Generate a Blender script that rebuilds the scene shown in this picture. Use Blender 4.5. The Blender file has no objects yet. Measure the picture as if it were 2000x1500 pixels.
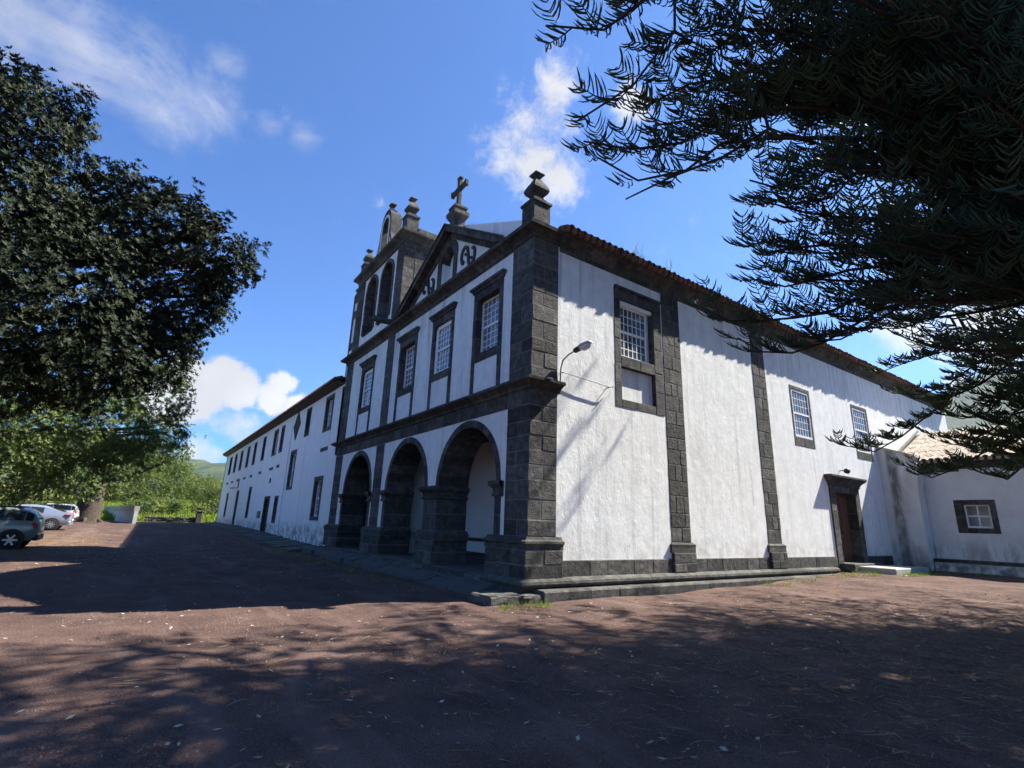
import bpy, bmesh, math, random
import numpy as np
from mathutils import Vector, Matrix
from mathutils.geometry import tessellate_polygon
random.seed(7); RNG = np.random.default_rng(11)
SC = bpy.context.scene
COL = SC.collection

# ------------------------------------------------------------------ camera
F_PX, YAW, PITCH, ROLL = 1000.0, math.radians(55.265), math.radians(15.308), math.radians(1.96)
CAM = np.array([-7.281, -9.702, 1.6])
_f = np.array([math.cos(YAW)*math.cos(PITCH), math.sin(YAW)*math.cos(PITCH), math.sin(PITCH)])
_r0 = np.array([math.sin(YAW), -math.cos(YAW), 0.0]); _u0 = np.cross(_r0, _f)
_r = math.cos(ROLL)*_r0 + math.sin(ROLL)*_u0
_u = -math.sin(ROLL)*_r0 + math.cos(ROLL)*_u0
def ray(px, py):
    d = _r*((px-1000)/F_PX) + _u*(-(py-750)/F_PX) + _f
    return d/np.linalg.norm(d)
def at(px, py, dist): return CAM + ray(px, py)*dist
cd = bpy.data.cameras.new('camera'); cam = bpy.data.objects.new('camera', cd); COL.objects.link(cam)
cd.sensor_width = 36.0; cd.lens = 18.0; cd.clip_start = 0.05; cd.clip_end = 9000
cam.matrix_world = Matrix(((_r[0], _u[0], -_f[0], CAM[0]), (_r[1], _u[1], -_f[1], CAM[1]), (_r[2], _u[2], -_f[2], CAM[2]), (0, 0, 0, 1)))
SC.camera = cam

# ------------------------------------------------------------------ light
SUN_A, SUN_E = math.radians(15.3), math.radians(48.0)
TO_SUN = Vector((math.cos(SUN_A)*math.cos(SUN_E), -math.sin(SUN_A)*math.cos(SUN_E), math.sin(SUN_E)))
sd = bpy.data.lights.new('sun', 'SUN'); sd.energy = 5.0; sd.angle = math.radians(0.53); sd.color = (1.0, 0.955, 0.85)
so = bpy.data.objects.new('sun', sd); COL.objects.link(so)
so.rotation_euler = TO_SUN.to_track_quat('Z', 'Y').to_euler(); so.location = (20, -20, 40)
W = bpy.data.worlds.new('World'); SC.world = W; W.use_nodes = True
SKY_STRENGTH = 0.066
def build_world():
    nt = W.node_tree; N = nt.nodes; L = nt.links; N.clear()
    out = N.new('ShaderNodeOutputWorld'); bg = N.new('ShaderNodeBackground'); L.new(bg.outputs[0], out.inputs[0])
    sky = N.new('ShaderNodeTexSky'); sky.sky_type = 'NISHITA'; sky.sun_disc = False
    sky.sun_elevation = SUN_E; sky.sun_rotation = math.radians(90)+SUN_A
    sky.air_density = 1.0; sky.dust_density = 0.25; sky.ozone_density = 3.0
    tc = N.new('ShaderNodeTexCoord')
    def vm(op, a, b=None, s=None):
        n = N.new('ShaderNodeVectorMath'); n.operation = op
        for i, v in enumerate((a, b)):
            if v is None: continue
            if isinstance(v, (tuple, list, np.ndarray)): n.inputs[i].default_value = [float(q) for q in v]
            else: L.new(v, n.inputs[i])
        return n
    def mth(op, a, b=None, c=None):
        n = N.new('ShaderNodeMath'); n.operation = op
        for i, v in enumerate((a, b, c)):
            if v is None: continue
            if isinstance(v, (int, float)): n.inputs[i].default_value = v
            else: L.new(v, n.inputs[i])
        return n.outputs[0]
    def mrange(v, a, b, c=0.0, d=1.0, smooth=True):
        n = N.new('ShaderNodeMapRange'); n.interpolation_type = 'SMOOTHSTEP' if smooth else 'LINEAR'
        L.new(v, n.inputs[0])
        for i, q in enumerate((a, b, c, d)): n.inputs[1+i].default_value = q
        return n.outputs[0]
    dirv = vm('NORMALIZE', tc.outputs['Generated']).outputs[0]
    def noise(scale, detail, rough, dist=0.0, vec=dirv, off=(0, 0, 0), sc=(1, 1, 1)):
        m = vm('MULTIPLY', vec, sc); m2 = vm('ADD', m.outputs[0], off)
        n = N.new('ShaderNodeTexNoise'); n.inputs['Scale'].default_value = scale; n.inputs['Detail'].default_value = detail
        n.inputs['Roughness'].default_value = rough; n.inputs['Distortion'].default_value = dist
        L.new(m2.outputs[0], n.inputs['Vector']); return n.outputs['Fac']
    fine = noise(21, 12, 0.70, 0.30); mid_ = noise(7, 9, 0.6, 0.5, off=(3.1, 1.7, 0.4)); broad = noise(3.2, 6, 0.55, 0.3, off=(3.1, 1.7, 0.4)); wisp = noise(5, 10, 0.66, .7, off=(1, 5, 2), sc=(1, 1, 2.2))
    def blobs(lst):
        cur = None
        for px, py, r in lst:
            d = vm('DISTANCE', dirv, ray(px, py)).outputs['Value']
            m = mrange(d, 0.0, r, 1.0, 0.0)
            cur = m if cur is None else mth('MAXIMUM', cur, m)
        return cur
    puffy = blobs([(1040, 235, .15), (1090, 345, .10), (985, 290, .11), (1085, 170, .09), (1050, 300, .15)])
    cum = blobs([(400, 762, .075), (470, 765, .07), (530, 775, .06), (360, 745, .08), (580, 795, .05), (330, 780, .09), (430, 735, .06), (550, 750, .05)])
    wis = blobs([(20, 40, .26), (150, 110, .20), (265, 155, .16), (430, 195, .12), (330, 215, .15), (600, 270, .07), (265, 343, .05), (445, 130, .07), (520, 240, .06)])
    low = blobs([(1900, 640, .13), (1770, 650, .09), (1975, 660, .12), (1870, 748, .05), (1235, 210, .07), (390, 900, .09), (470, 830, .08)])
    def dens(blob, nz, k, lo, hi, top): return mrange(mth('ADD', blob, mth('MULTIPLY', mth('SUBTRACT', nz, .5), k)), lo, hi, 0.0, top)
    g = mth('ADD', mth('MULTIPLY', fine, 0.55), mth('MULTIPLY', mid_, 0.45))
    a1 = dens(puffy, g, 3.6, .34, 1.30, .95)
    a2 = dens(cum, g, 2.2, .26, .62, .97)
    a3 = dens(wis, mth('ADD', mth('MULTIPLY', wisp, .55), mth('MULTIPLY', g, .45)), 3.8, .42, 1.75, .62)
    a4 = dens(low, g, 3.0, .35, 1.1, .9)
    # clouds round the rest of the sky of the same sort and amount
    a5 = mrange(mth('ADD', mth('MULTIPLY', g, 0.5), mth('MULTIPLY', broad, 0.5)), 0.62, 0.76, 0.0, 0.85)
    den = mth('MAXIMUM', mth('MAXIMUM', a1, a2), mth('MAXIMUM', mth('MAXIMUM', a3, a4), a5))
    # thick parts are a little greyer than thin edges
    shade = mrange(noise(7, 5, 0.5, 0.2, off=(0, 0, .06)), 0.35, 0.7, 0.78, 1.0)
    cc = N.new('ShaderNodeMix'); cc.data_type = 'RGBA'; cc.blend_type = 'MULTIPLY'; cc.inputs[0].default_value = 1.0
    cc.inputs[6].default_value = (CLOUD, CLOUD*1.0, CLOUD*1.02, 1); L.new(shade, cc.inputs[7])
    mx = N.new('ShaderNodeMix'); mx.data_type = 'RGBA'; L.new(den, mx.inputs[0]); L.new(vm('MULTIPLY', sky.outputs[0], (.30, .635, 1.06)).outputs[0], mx.inputs[6]); L.new(cc.outputs[2], mx.inputs[7])
    L.new(mx.outputs[2], bg.inputs[0]); bg.inputs[1].default_value = SKY_STRENGTH
CLOUD = 4.6
build_world()
SC.view_settings.view_transform = 'Standard'; SC.view_settings.look = 'None'
SC.view_settings.exposure = 1.68; SC.view_settings.gamma = 1.0; SC.view_settings.use_curve_mapping = False
SC.cycles.use_denoising = True; SC.cycles.max_bounces = 5; SC.cycles.diffuse_bounces = 3; SC.cycles.glossy_bounces = 2; SC.cycles.use_adaptive_sampling = True; SC.cycles.adaptive_threshold = 0.025
SC.cycles.transparent_max_bounces = 6; SC.cycles.sample_clamp_indirect = 8.0

# ------------------------------------------------------------------ helpers
WL = {}
def link(o, parent=None):
    COL.objects.link(o)
    if parent is not None:
        o.parent = parent
        o.location = Vector(o.location) - WL.get(parent.name, Vector((0, 0, 0)))
        WL[o.name] = Vector(o.location) + WL.get(parent.name, Vector((0, 0, 0)))
    else: WL[o.name] = Vector(o.location)
    return o
def tag(o, label=None, cat=None, group=None, kind=None):
    if label: o['label'] = label
    if cat: o['category'] = cat
    if group: o['group'] = group
    if kind: o['kind'] = kind
    return o
def thing(name, label, cat, loc=(0, 0, 0), group=None):
    o = bpy.data.objects.new(name, None); o.location = loc; o.empty_display_size = 0.3
    link(o); return tag(o, label, cat, group)
def mesh_np(name, V, Fc, mat, smooth=False):
    """V (n,3), Fc (m,k) arrays"""
    V = np.asarray(V, dtype=np.float32); Fc = np.asarray(Fc, dtype=np.int32)
    me = bpy.data.meshes.new(name); n, k = Fc.shape
    me.vertices.add(len(V)); me.vertices.foreach_set('co', V.ravel())
    me.loops.add(n*k); me.loops.foreach_set('vertex_index', Fc.ravel())
    me.polygons.add(n); me.polygons.foreach_set('loop_start', np.arange(n, dtype=np.int32)*k)
    if smooth: me.polygons.foreach_set('use_smooth', np.ones(n, dtype=bool))
    me.update(calc_edges=True); me.materials.append(mat); return me
def obj(name, me, parent=None, loc=(0, 0, 0), rot=None, scale=None):
    o = bpy.data.objects.new(name, me); o.location = loc
    if rot is not None: o.rotation_euler = rot
    if scale is not None: o.scale = scale
    return link(o, parent)
def mesh(name, V, Fs, mat, smooth=False, recalc=False):
    me = bpy.data.meshes.new(name); me.from_pydata([tuple(map(float, v)) for v in V], [], [tuple(f) for f in Fs])
    if recalc or smooth:
        bm = bmesh.new(); bm.from_mesh(me)
        if recalc: bmesh.ops.recalc_face_normals(bm, faces=bm.faces)
        if smooth:
            for f in bm.faces: f.smooth = True
        bm.to_mesh(me); bm.free()
    me.materials.append(mat); return me
class MB:
    def __init__(s): s.v = []; s.f = []
    def add(s, V, Fs):
        b = len(s.v); s.v += [tuple(map(float, v)) for v in V]; s.f += [tuple(b+i for i in f) for f in Fs]; return s
    def box(s, x0, x1, y0, y1, z0, z1):
        if x0 > x1: x0, x1 = x1, x0
        if y0 > y1: y0, y1 = y1, y0
        if z0 > z1: z0, z1 = z1, z0
        return s.add([(x0, y0, z0), (x1, y0, z0), (x1, y1, z0), (x0, y1, z0), (x0, y0, z1), (x1, y0, z1), (x1, y1, z1), (x0, y1, z1)],
                     [(0, 3, 2, 1), (4, 5, 6, 7), (0, 1, 5, 4), (1, 2, 6, 5), (2, 3, 7, 6), (3, 0, 4, 7)])
    def cbox(s, x0, x1, y0, y1, z0, z1, c=0.012):
        """box with chamfered edges"""
        c = min(c, (x1-x0)*.3, (y1-y0)*.3, (z1-z0)*.3)
        V = []; idx = {}
        for ix, X in enumerate((x0, x1)):
            for iy, Y in enumerate((y0, y1)):
                for iz, Z in enumerate((z0, z1)):
                    sx, sy, sz = (c if ix == 0 else -c), (c if iy == 0 else -c), (c if iz == 0 else -c)
                    idx[(ix, iy, iz, 0)] = len(V); V.append((X, Y+sy, Z+sz))
                    idx[(ix, iy, iz, 1)] = len(V); V.append((X+sx, Y, Z+sz))
                    idx[(ix, iy, iz, 2)] = len(V); V.append((X+sx, Y+sy, Z))
        Fs = []
        def q(*k): Fs.append(tuple(idx[i] for i in k))
        for ax in range(3):
            o1, o2 = [a for a in range(3) if a != ax]
            for sd_ in (0, 1):
                ks = []
                for (p, r_) in ((0, 0), (1, 0), (1, 1), (0, 1)):
                    t = [0, 0, 0]; t[ax] = sd_; t[o1] = p; t[o2] = r_; ks.append((*t, ax))
                q(*ks)
            for p in (0, 1):
                for r_ in (0, 1):
                    t0 = [0, 0, 0]; t0[o1] = p; t0[o2] = r_; t1 = list(t0); t1[ax] = 1
                    q((*t0, o1), (*t1, o1), (*t1, o2), (*t0, o2))
        for ix in (0, 1):
            for iy in (0, 1):
                for iz in (0, 1): q((ix, iy, iz, 0), (ix, iy, iz, 1), (ix, iy, iz, 2))
        return s.add(V, Fs)
    def tube(s, P, R, n=8, cap=True):
        P = [Vector(p) for p in P]; R = [R]*len(P) if isinstance(R, (int, float)) else R
        t0 = (P[1]-P[0]).normalized(); up = Vector((0, 0, 1)) if abs(t0.z) < .9 else Vector((1, 0, 0))
        a = t0.cross(up).normalized(); rings = []
        V = []; Fs = []
        for i, p in enumerate(P):
            t = ((P[min(i+1, len(P)-1)]-P[max(i-1, 0)])).normalized()
            a = (a - t*a.dot(t)).normalized(); b = t.cross(a)
            for k in range(n):
                th = 2*math.pi*k/n; V.append(p + (a*math.cos(th)+b*math.sin(th))*R[i])
        for i in range(len(P)-1):
            for k in range(n):
                k2 = (k+1) % n; Fs.append((i*n+k, i*n+k2, (i+1)*n+k2, (i+1)*n+k))
        if cap: Fs.append(tuple(range(n))[::-1]); Fs.append(tuple((len(P)-1)*n+k for k in range(n)))
        return s.add(V, Fs)
    def lathe(s, prof, n=24, c=(0, 0, 0), square=False, axis='z', rot=0.0):
        """prof: list of (r,h); square: n=4 aligned with the axes, r = half side"""
        if square: n = 4
        V = []; Fs = []
        for r, h in prof:
            for k in range(n):
                th = 2*math.pi*(k+.5)/n + rot; rr = r*math.sqrt(2) if square else r
                a, b = rr*math.cos(th), rr*math.sin(th)
                if axis == 'z': V.append((c[0]+a, c[1]+b, c[2]+h))
                elif axis == 'y': V.append((c[0]+a, c[1]+h, c[2]-b))
                else: V.append((c[0]+h, c[1]+a, c[2]+b))
        m = len(prof)
        for i in range(m-1):
            for k in range(n):
                k2 = (k+1) % n; Fs.append((i*n+k, i*n+k2, (i+1)*n+k2, (i+1)*n+k))
        Fs.append(tuple(range(n))[::-1]); Fs.append(tuple((m-1)*n+k for k in range(n)))
        return s.add(V, Fs)
    def plate(s, outer, holes, fn, d0, d1):
        """polygon with holes in (u,v), extruded d0..d1; fn(u,v,d)->xyz"""
        loops = [outer]+list(holes)
        tri = tessellate_polygon([[Vector((u, v, 0)) for u, v in lp] for lp in loops])
        flat = [p for lp in loops for p in lp]; n = len(flat)
        V = [fn(u, v, d0) for u, v in flat]+[fn(u, v, d1) for u, v in flat]
        Fs = [tuple(t) for t in tri]+[tuple(n+i for i in t[::-1]) for t in tri]
        b = 0
        for lp in loops:
            m = len(lp)
            for i in range(m):
                j = (i+1) % m; Fs.append((b+i, b+j, n+b+j, n+b+i))
            b += m
        return s.add(V, Fs)
    def me(s, name, mat, smooth=False, recalc=False): return mesh(name, s.v, s.f, mat, smooth, recalc)
    def obj(s, name, mat, parent=None, smooth=False, recalc=False): return obj(name, s.me(name, mat, smooth, recalc), parent)
def FR(u, v, d): return (d, u, v)      # front face: u = y, d = depth behind the face
def SI(u, v, d): return (u, d, v)      # side face: u = x
def rect(u0, u1, v0, v1): return [(u0, v0), (u1, v0), (u1, v1), (u0, v1)]
def fbox(mb, fn, u0, u1, v0, v1, d0, d1, c=None):
    a, b = fn(u0, v0, d0), fn(u1, v1, d1)
    lo = [min(p, q) for p, q in zip(a, b)]; hi = [max(p, q) for p, q in zip(a, b)]
    if c: mb.cbox(lo[0], hi[0], lo[1], hi[1], lo[2], hi[2], c)
    else: mb.box(lo[0], hi[0], lo[1], hi[1], lo[2], hi[2])
    return mb
def ss(a, b, x):
    t = min(1.0, max(0.0, (x-a)/(b-a))); return t*t*(3-2*t)

# ------------------------------------------------------------------ materials
def M(name, cols, scale=3.0, detail=6, rough=0.8, bumps=(), rand=0.0, spec=0.35, vec=(1, 1, 1), stains=(), metallic=0.0, distort=0.0, lo=0.3, hi=0.7, trans=None):
    m = bpy.data.materials.new(name); m.use_nodes = True; nt = m.node_tree; N = nt.nodes; L = nt.links
    b = N['Principled BSDF']; geo = N.new('ShaderNodeNewGeometry')
    def noise(sc, det, vm=(1, 1, 1), dist=0.0, rgh=0.6):
        mp = N.new('ShaderNodeMapping'); mp.inputs['Scale'].default_value = vm; L.new(geo.outputs['Position'], mp.inputs[0])
        n = N.new('ShaderNodeTexNoise'); n.inputs['Scale'].default_value = sc; n.inputs['Detail'].default_value = det
        n.inputs['Roughness'].default_value = rgh; n.inputs['Distortion'].default_value = dist
        L.new(mp.outputs[0], n.inputs['Vector']); return n.outputs['Fac']
    def rmp(fac, stops):
        r = N.new('ShaderNodeValToRGB'); e = r.color_ramp.elements
        while len(e) < len(stops): e.new(0.5)
        for el, (p, c) in zip(e, stops): el.position = p; el.color = (*c[:3], 1)
        L.new(fac, r.inputs[0]); return r.outputs[0]
    n = len(cols)
    col = rmp(noise(scale, detail, vec, distort), [(lo+(hi-lo)*i/max(1, n-1), c) for i, c in enumerate(cols)]) if n > 1 else None
    if col is None:
        rg = N.new('ShaderNodeRGB'); rg.outputs[0].default_value = (*cols[0], 1); col = rg.outputs[0]
    def mix(a, bcol, fac, mode='MIX'):
        x = N.new('ShaderNodeMix'); x.data_type = 'RGBA'; x.blend_type = mode
        if isinstance(fac, (int, float)): x.inputs[0].default_value = fac
        else: L.new(fac, x.inputs[0])
        L.new(a, x.inputs[6])
        if isinstance(bcol, tuple): x.inputs[7].default_value = (*bcol[:3], 1)
        else: L.new(bcol, x.inputs[7])
        return x.outputs[2]
    for st in stains:   # dict(col, scale, vec, lo, hi, amt, z=(z0,z1) optional height window)
        f = noise(st['scale'], st.get('detail', 5), st.get('vec', (1, 1, 1)), st.get('dist', 0.3), st.get('rgh', .65))
        mr = N.new('ShaderNodeMapRange'); mr.interpolation_type = 'SMOOTHSTEP'; L.new(f, mr.inputs[0])
        mr.inputs[1].default_value = st['lo']; mr.inputs[2].default_value = st['hi']; mr.inputs[4].default_value = st['amt']
        fac = mr.outputs[0]
        for axis in ('x', 'y', 'z'):
            if axis in st:
                sp = N.new('ShaderNodeSeparateXYZ'); L.new(geo.outputs['Position'], sp.inputs[0])
                a0, a1, a2, a3 = st[axis]
                for (p, q) in ((a0, a1), (a3, a2)):
                    h = N.new('ShaderNodeMapRange'); h.interpolation_type = 'SMOOTHSTEP'; L.new(sp.outputs['XYZ'.index(axis.upper())], h.inputs[0])
                    h.inputs[1].default_value = p; h.inputs[2].default_value = q
                    mm = N.new('ShaderNodeMath'); mm.operation = 'MULTIPLY'; L.new(fac, mm.inputs[0]); L.new(h.outputs[0], mm.inputs[1]); fac = mm.outputs[0]
        col = mix(col, st['col'], fac)
    if rand:
        oi = N.new('ShaderNodeObjectInfo'); mr = N.new('ShaderNodeMapRange'); L.new(oi.outputs['Random'], mr.inputs[0])
        mr.inputs[3].default_value = 1-rand; mr.inputs[4].default_value = 1+rand
        col = mix(col, mr.outputs[0], 1.0, 'MULTIPLY')
    L.new(col, b.inputs['Base Color'])
    b.inputs['Roughness'].default_value = rough; b.inputs['Specular IOR Level'].default_value = spec; b.inputs['Metallic'].default_value = metallic
    prev = None
    for sc, st, dist, *rest in bumps:
        bp = N.new('ShaderNodeBump'); bp.inputs['Strength'].default_value = st; bp.inputs['Distance'].default_value = dist
        v = rest[0] if rest else (1, 1, 1); L.new(noise(sc, 3, v, rest[1] if len(rest) > 1 else 0.2), bp.inputs['Height'])
        if prev: L.new(prev, bp.inputs['Normal'])
        prev = bp.outputs[0]
    if prev: L.new(prev, b.inputs['Normal'])
    if trans:   # leaves: some light passes through
        tr = N.new('ShaderNodeBsdfTranslucent'); L.new(mix(col, trans, 1.0, 'MULTIPLY'), tr.inputs[0])
        ms = N.new('ShaderNodeMixShader'); ms.inputs[0].default_value = 0.28
        L.new(b.outputs[0], ms.inputs[1]); L.new(tr.outputs[0], ms.inputs[2])
        L.new(ms.outputs[0], N['Material Output'].inputs[0])
    return m
BASALT = M('basalt', [(.030, .029, .029), (.064, .061, .056), (.115, .108, .094)], 5, 8, .88, [(9, .8, .03), (34, 1.0, .018), (110, .7, .006)], rand=.42, spec=.25,
           stains=[dict(col=(.17, .165, .125), scale=3.2, lo=.57, hi=.72, amt=.6), dict(col=(.02, .02, .022), scale=1.7, vec=(1, 1, .35), lo=.55, hi=.72, amt=.6)])
MORTAR = M('mortar', [(.10, .096, .09), (.165, .16, .15)], 12, 4, .95, [(60, .5, .005)])
PLASTER = M('lime_plaster', [(.68, .68, .66), (.82, .82, .80)], 3.0, 9, .85, [(1.2, .22, .06), (8, .34, .020, (1, 1, .6), .6), (26, .55, .010, (1, 1, .7), .4), (90, .6, .004)], spec=.2,
            stains=[dict(col=(.47, .45, .44), scale=.9, vec=(1.4, 1.4, .5), lo=.50, hi=.76, amt=.45), dict(col=(.36, .36, .36), scale=9, lo=.57, hi=.72, amt=.50, rgh=.8, vec=(1, 1, .6)),
                    dict(col=(.50, .37, .32), scale=.9, vec=(2.2, 2.2, .30), lo=.60, hi=.80, amt=.55), dict(col=(.36, .36, .36), scale=1.3, vec=(4, 4, .14), lo=.50, hi=.74, amt=.50), dict(col=(.30, .29, .28), scale=1.7, vec=(3, 3, .10), lo=.50, hi=.70, amt=.55, z=(7.0, 8.3, 9.2, 9.4)),
                    dict(col=(.42, .36, .30), scale=2.2, lo=.42, hi=.66, amt=.5, z=(-.5, -.4, .9, 1.7))])
PLASTER_W = M('wing_plaster', [(.74, .74, .73), (.82, .82, .81)], 2.0, 8, .85, [(3.5, .35, .03), (14, .4, .012)], spec=.25,
            stains=[dict(col=(.44, .42, .42), scale=1.0, vec=(3.2, 3.2, .14), lo=.55, hi=.75, amt=.55),
                    dict(col=(.10, .10, .10), scale=2.6, lo=.42, hi=.60, amt=.85, rgh=.75, z=(-.5, -.4, .75, 1.45)),
                    dict(col=(.40, .33, .28), scale=3, lo=.40, hi=.65, amt=.5, z=(-.5, -.4, .6, 2.2))])
PLASTER_A = M('annex_plaster', [(.62, .61, .60), (.74, .74, .73)], 2.0, 8, .85, [(4, .35, .02), (16, .4, .01)], spec=.25,
            stains=[dict(col=(.30, .27, .25), scale=1.6, vec=(1.5, 1.5, .5), lo=.40, hi=.62, amt=.75, z=(-.5, -.4, .9, 2.0)),
                    dict(col=(.48, .40, .34), scale=1.2, vec=(1, 1.2, .25), lo=.40, hi=.68, amt=.7, x=(20.0, 20.05, 20.3, 20.4)),
                    dict(col=(.14, .13, .12), scale=3.5, vec=(1, 1, .4), lo=.25, hi=.60, amt=.9, y=(-.80, -.58, -.40, -.22), x=(20.0, 20.05, 20.3, 20.4)),
                    dict(col=(.12, .12, .12), scale=2.5, lo=.40, hi=.62, amt=.85, z=(-.5, -.4, .45, .8))])
WHITE_PAINT = M('white_paint', [(.74, .73, .70), (.82, .81, .79)], 6, 4, .5, [(30, .2, .003)], spec=.4)
PANE = M('window_glass', [(.035, .040, .050), (.075, .085, .105)], 1.6, 2, .06, rand=.45, spec=.6)
PANE_C = M('curtained_glass', [(.10, .12, .15), (.21, .23, .27)], 1.8, 2, .08, rand=.4, spec=.6)
TILE = M('roof_tile', [(.12, .055, .035), (.23, .115, .07), (.30, .18, .12)], 7, 5, .9, [(40, .5, .006)], rand=.35, spec=.2,
         stains=[dict(col=(.06, .055, .05), scale=4, lo=.48, hi=.66, amt=.8)])
TILE_PALE = M('weathered_roof_tile', [(.22, .17, .13), (.36, .29, .23), (.46, .39, .32)], 6, 5, .9, [(40, .5, .006)], rand=.25, spec=.2,
         stains=[dict(col=(.12, .11, .10), scale=4, lo=.55, hi=.70, amt=.7)])
DOOR_WOOD = M('brown_door_wood', [(.075, .032, .020), (.115, .052, .032)], 3, 6, .55, [(20, .3, .004, (1, 1, .1))], vec=(6, 6, .4))
DARK_WOOD = M('dark_wood', [(.03, .022, .018), (.06, .045, .035)], 3, 6, .6, [(20, .3, .004)])
IRON = M('iron', [(.045, .045, .048)], rough=.55, metallic=.6)
LAMP_GREY = M('lamp_grey_metal', [(.42, .43, .44)], rough=.4, metallic=.5)
LAMP_GLASS = M('lamp_glass', [(.62, .62, .58)], rough=.15, spec=.6)
BRONZE = M('bell_bronze', [(.05, .055, .045), (.10, .10, .075)], 6, 5, .5, metallic=.7)
CEMENT = M('cement', [(.26, .25, .225), (.38, .37, .33)], 3, 7, .9, [(20, .4, .008)], stains=[dict(col=(.20, .20, .18), scale=3, lo=.55, hi=.72, amt=.6)])
PAVE = M('stone_pavement', [(.055, .052, .050), (.10, .095, .088)], 3, 8, .9, [(6, .5, .03), (40, .6, .008)], stains=[dict(col=(.09, .085, .04), scale=2.2, lo=.60, hi=.72, amt=.5)])
INTERIOR = M('porch_plaster', [(.68, .68, .67), (.76, .76, .75)], 1.5, 6, .85, [(6, .3, .015)])
GROUND = M('red_cinder', [(.072, .043, .037), (.114, .069, .056), (.152, .094, .076)], 1.1, 9, .97, [(.9, .5, .06), (14, .6, .03), (45, 1.0, .016), (150, 1.0, .007)], spec=.10, lo=.34, hi=.68,
           stains=[dict(col=(.030, .026, .027), scale=60, lo=.48, hi=.60, amt=.8, rgh=.7), dict(col=(.26, .20, .175), scale=80, lo=.57, hi=.66, amt=.85, rgh=.7),
                   dict(col=(.17, .115, .10), scale=.55, vec=(1.6, .35, 1), lo=.50, hi=.66, amt=.55, dist=.8), dict(col=(.045, .036, .036), scale=.8, vec=(1, .6, 1), lo=.55, hi=.70, amt=.5), dict(col=(.26, .17, .07), scale=9, lo=.46, hi=.62, amt=.65, x=(-30, -28, -9.2, -7.8), y=(14.5, 16, 24, 34)),
                   dict(col=(.13, .17, .04), scale=2.5, lo=.25, hi=.42, amt=.97, y=(60, 63, 2600, 2700)),
                   dict(col=(.27, .27, .05), scale=.12, lo=.40, hi=.58, amt=.85, y=(60, 66, 2600, 2700)),
                   dict(col=(.07, .10, .03), scale=.03, lo=.42, hi=.55, amt=.9, x=(32, 40, 4000, 4100))])
HILL = M('hill', [(.018, .034, .014), (.040, .060, .022), (.085, .105, .040)], .012, 9, .95, [(.03, .6, 8), (.12, .7, 3)], spec=.1, lo=.36, hi=.66)
BARK = M('bark', [(.045, .036, .030), (.10, .082, .068)], 5, 8, .95, [(12, .8, .03, (1, 1, .4)), (50, .5, .008)], spec=.15)
TWIG = M('twig_bark', [(.030, .024, .019), (.060, .046, .036)], 14, 5, .9, [(60, .5, .006)], spec=.15)
# ------------------------------------------------------------------ stone helpers
G = 0.008
def courses(v0, v1, h, jit=.18):
    n = max(1, round((v1-v0)/h)); w = [1+random.uniform(-jit, jit) for _ in range(n)]; t = sum(w); out = [v0]
    for q in w: out.append(out[-1]+(v1-v0)*q/t)
    return out
def stone(name, parent, fn, u0, u1, v0, v1, d0, d1, c=.012, mat=None, jit=.005):
    mb = MB(); j = random.uniform(-jit, jit)
    fbox(mb, fn, u0+G, u1-G, v0+G, v1-G, d0+j, d1, c)
    return mb.obj(name, mat or BASALT, parent)
def stone_field(core, block, parent, fn, u0, u1, v0, v1, d0, d1, ch, wid, inset=.009, jit=.005, cutjit=.12):
    """a recessed mortar core carrying one object per stone"""
    mb = MB(); fbox(mb, fn, u0+inset, u1-inset, v0+.004, v1-.004, d0+inset, d1-inset if d1-d0 > .05 else d1)
    co = mb.obj(core, MORTAR, parent)
    vs = courses(v0, v1, ch)
    for i in range(len(vs)-1):
        n = max(1, round((u1-u0)/wid)); n += (random.random() < .35) - (random.random() < .35); n = max(1, n)
        cuts = [u0+(u1-u0)*(k+random.uniform(-cutjit, cutjit))/n for k in range(1, n)]
        if n > 1 and i % 2: cuts = [min(u1-.12, max(u0+.12, c+.4*(u1-u0)/n*(-1)**(i//2))) for c in cuts]
        us = [u0]+sorted(cuts)+[u1]
        for a, b in zip(us, us[1:]):
            if b-a > .07: stone(block, co, fn, a, b, vs[i], vs[i+1], d0, d1, jit=jit)
    return co
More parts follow.
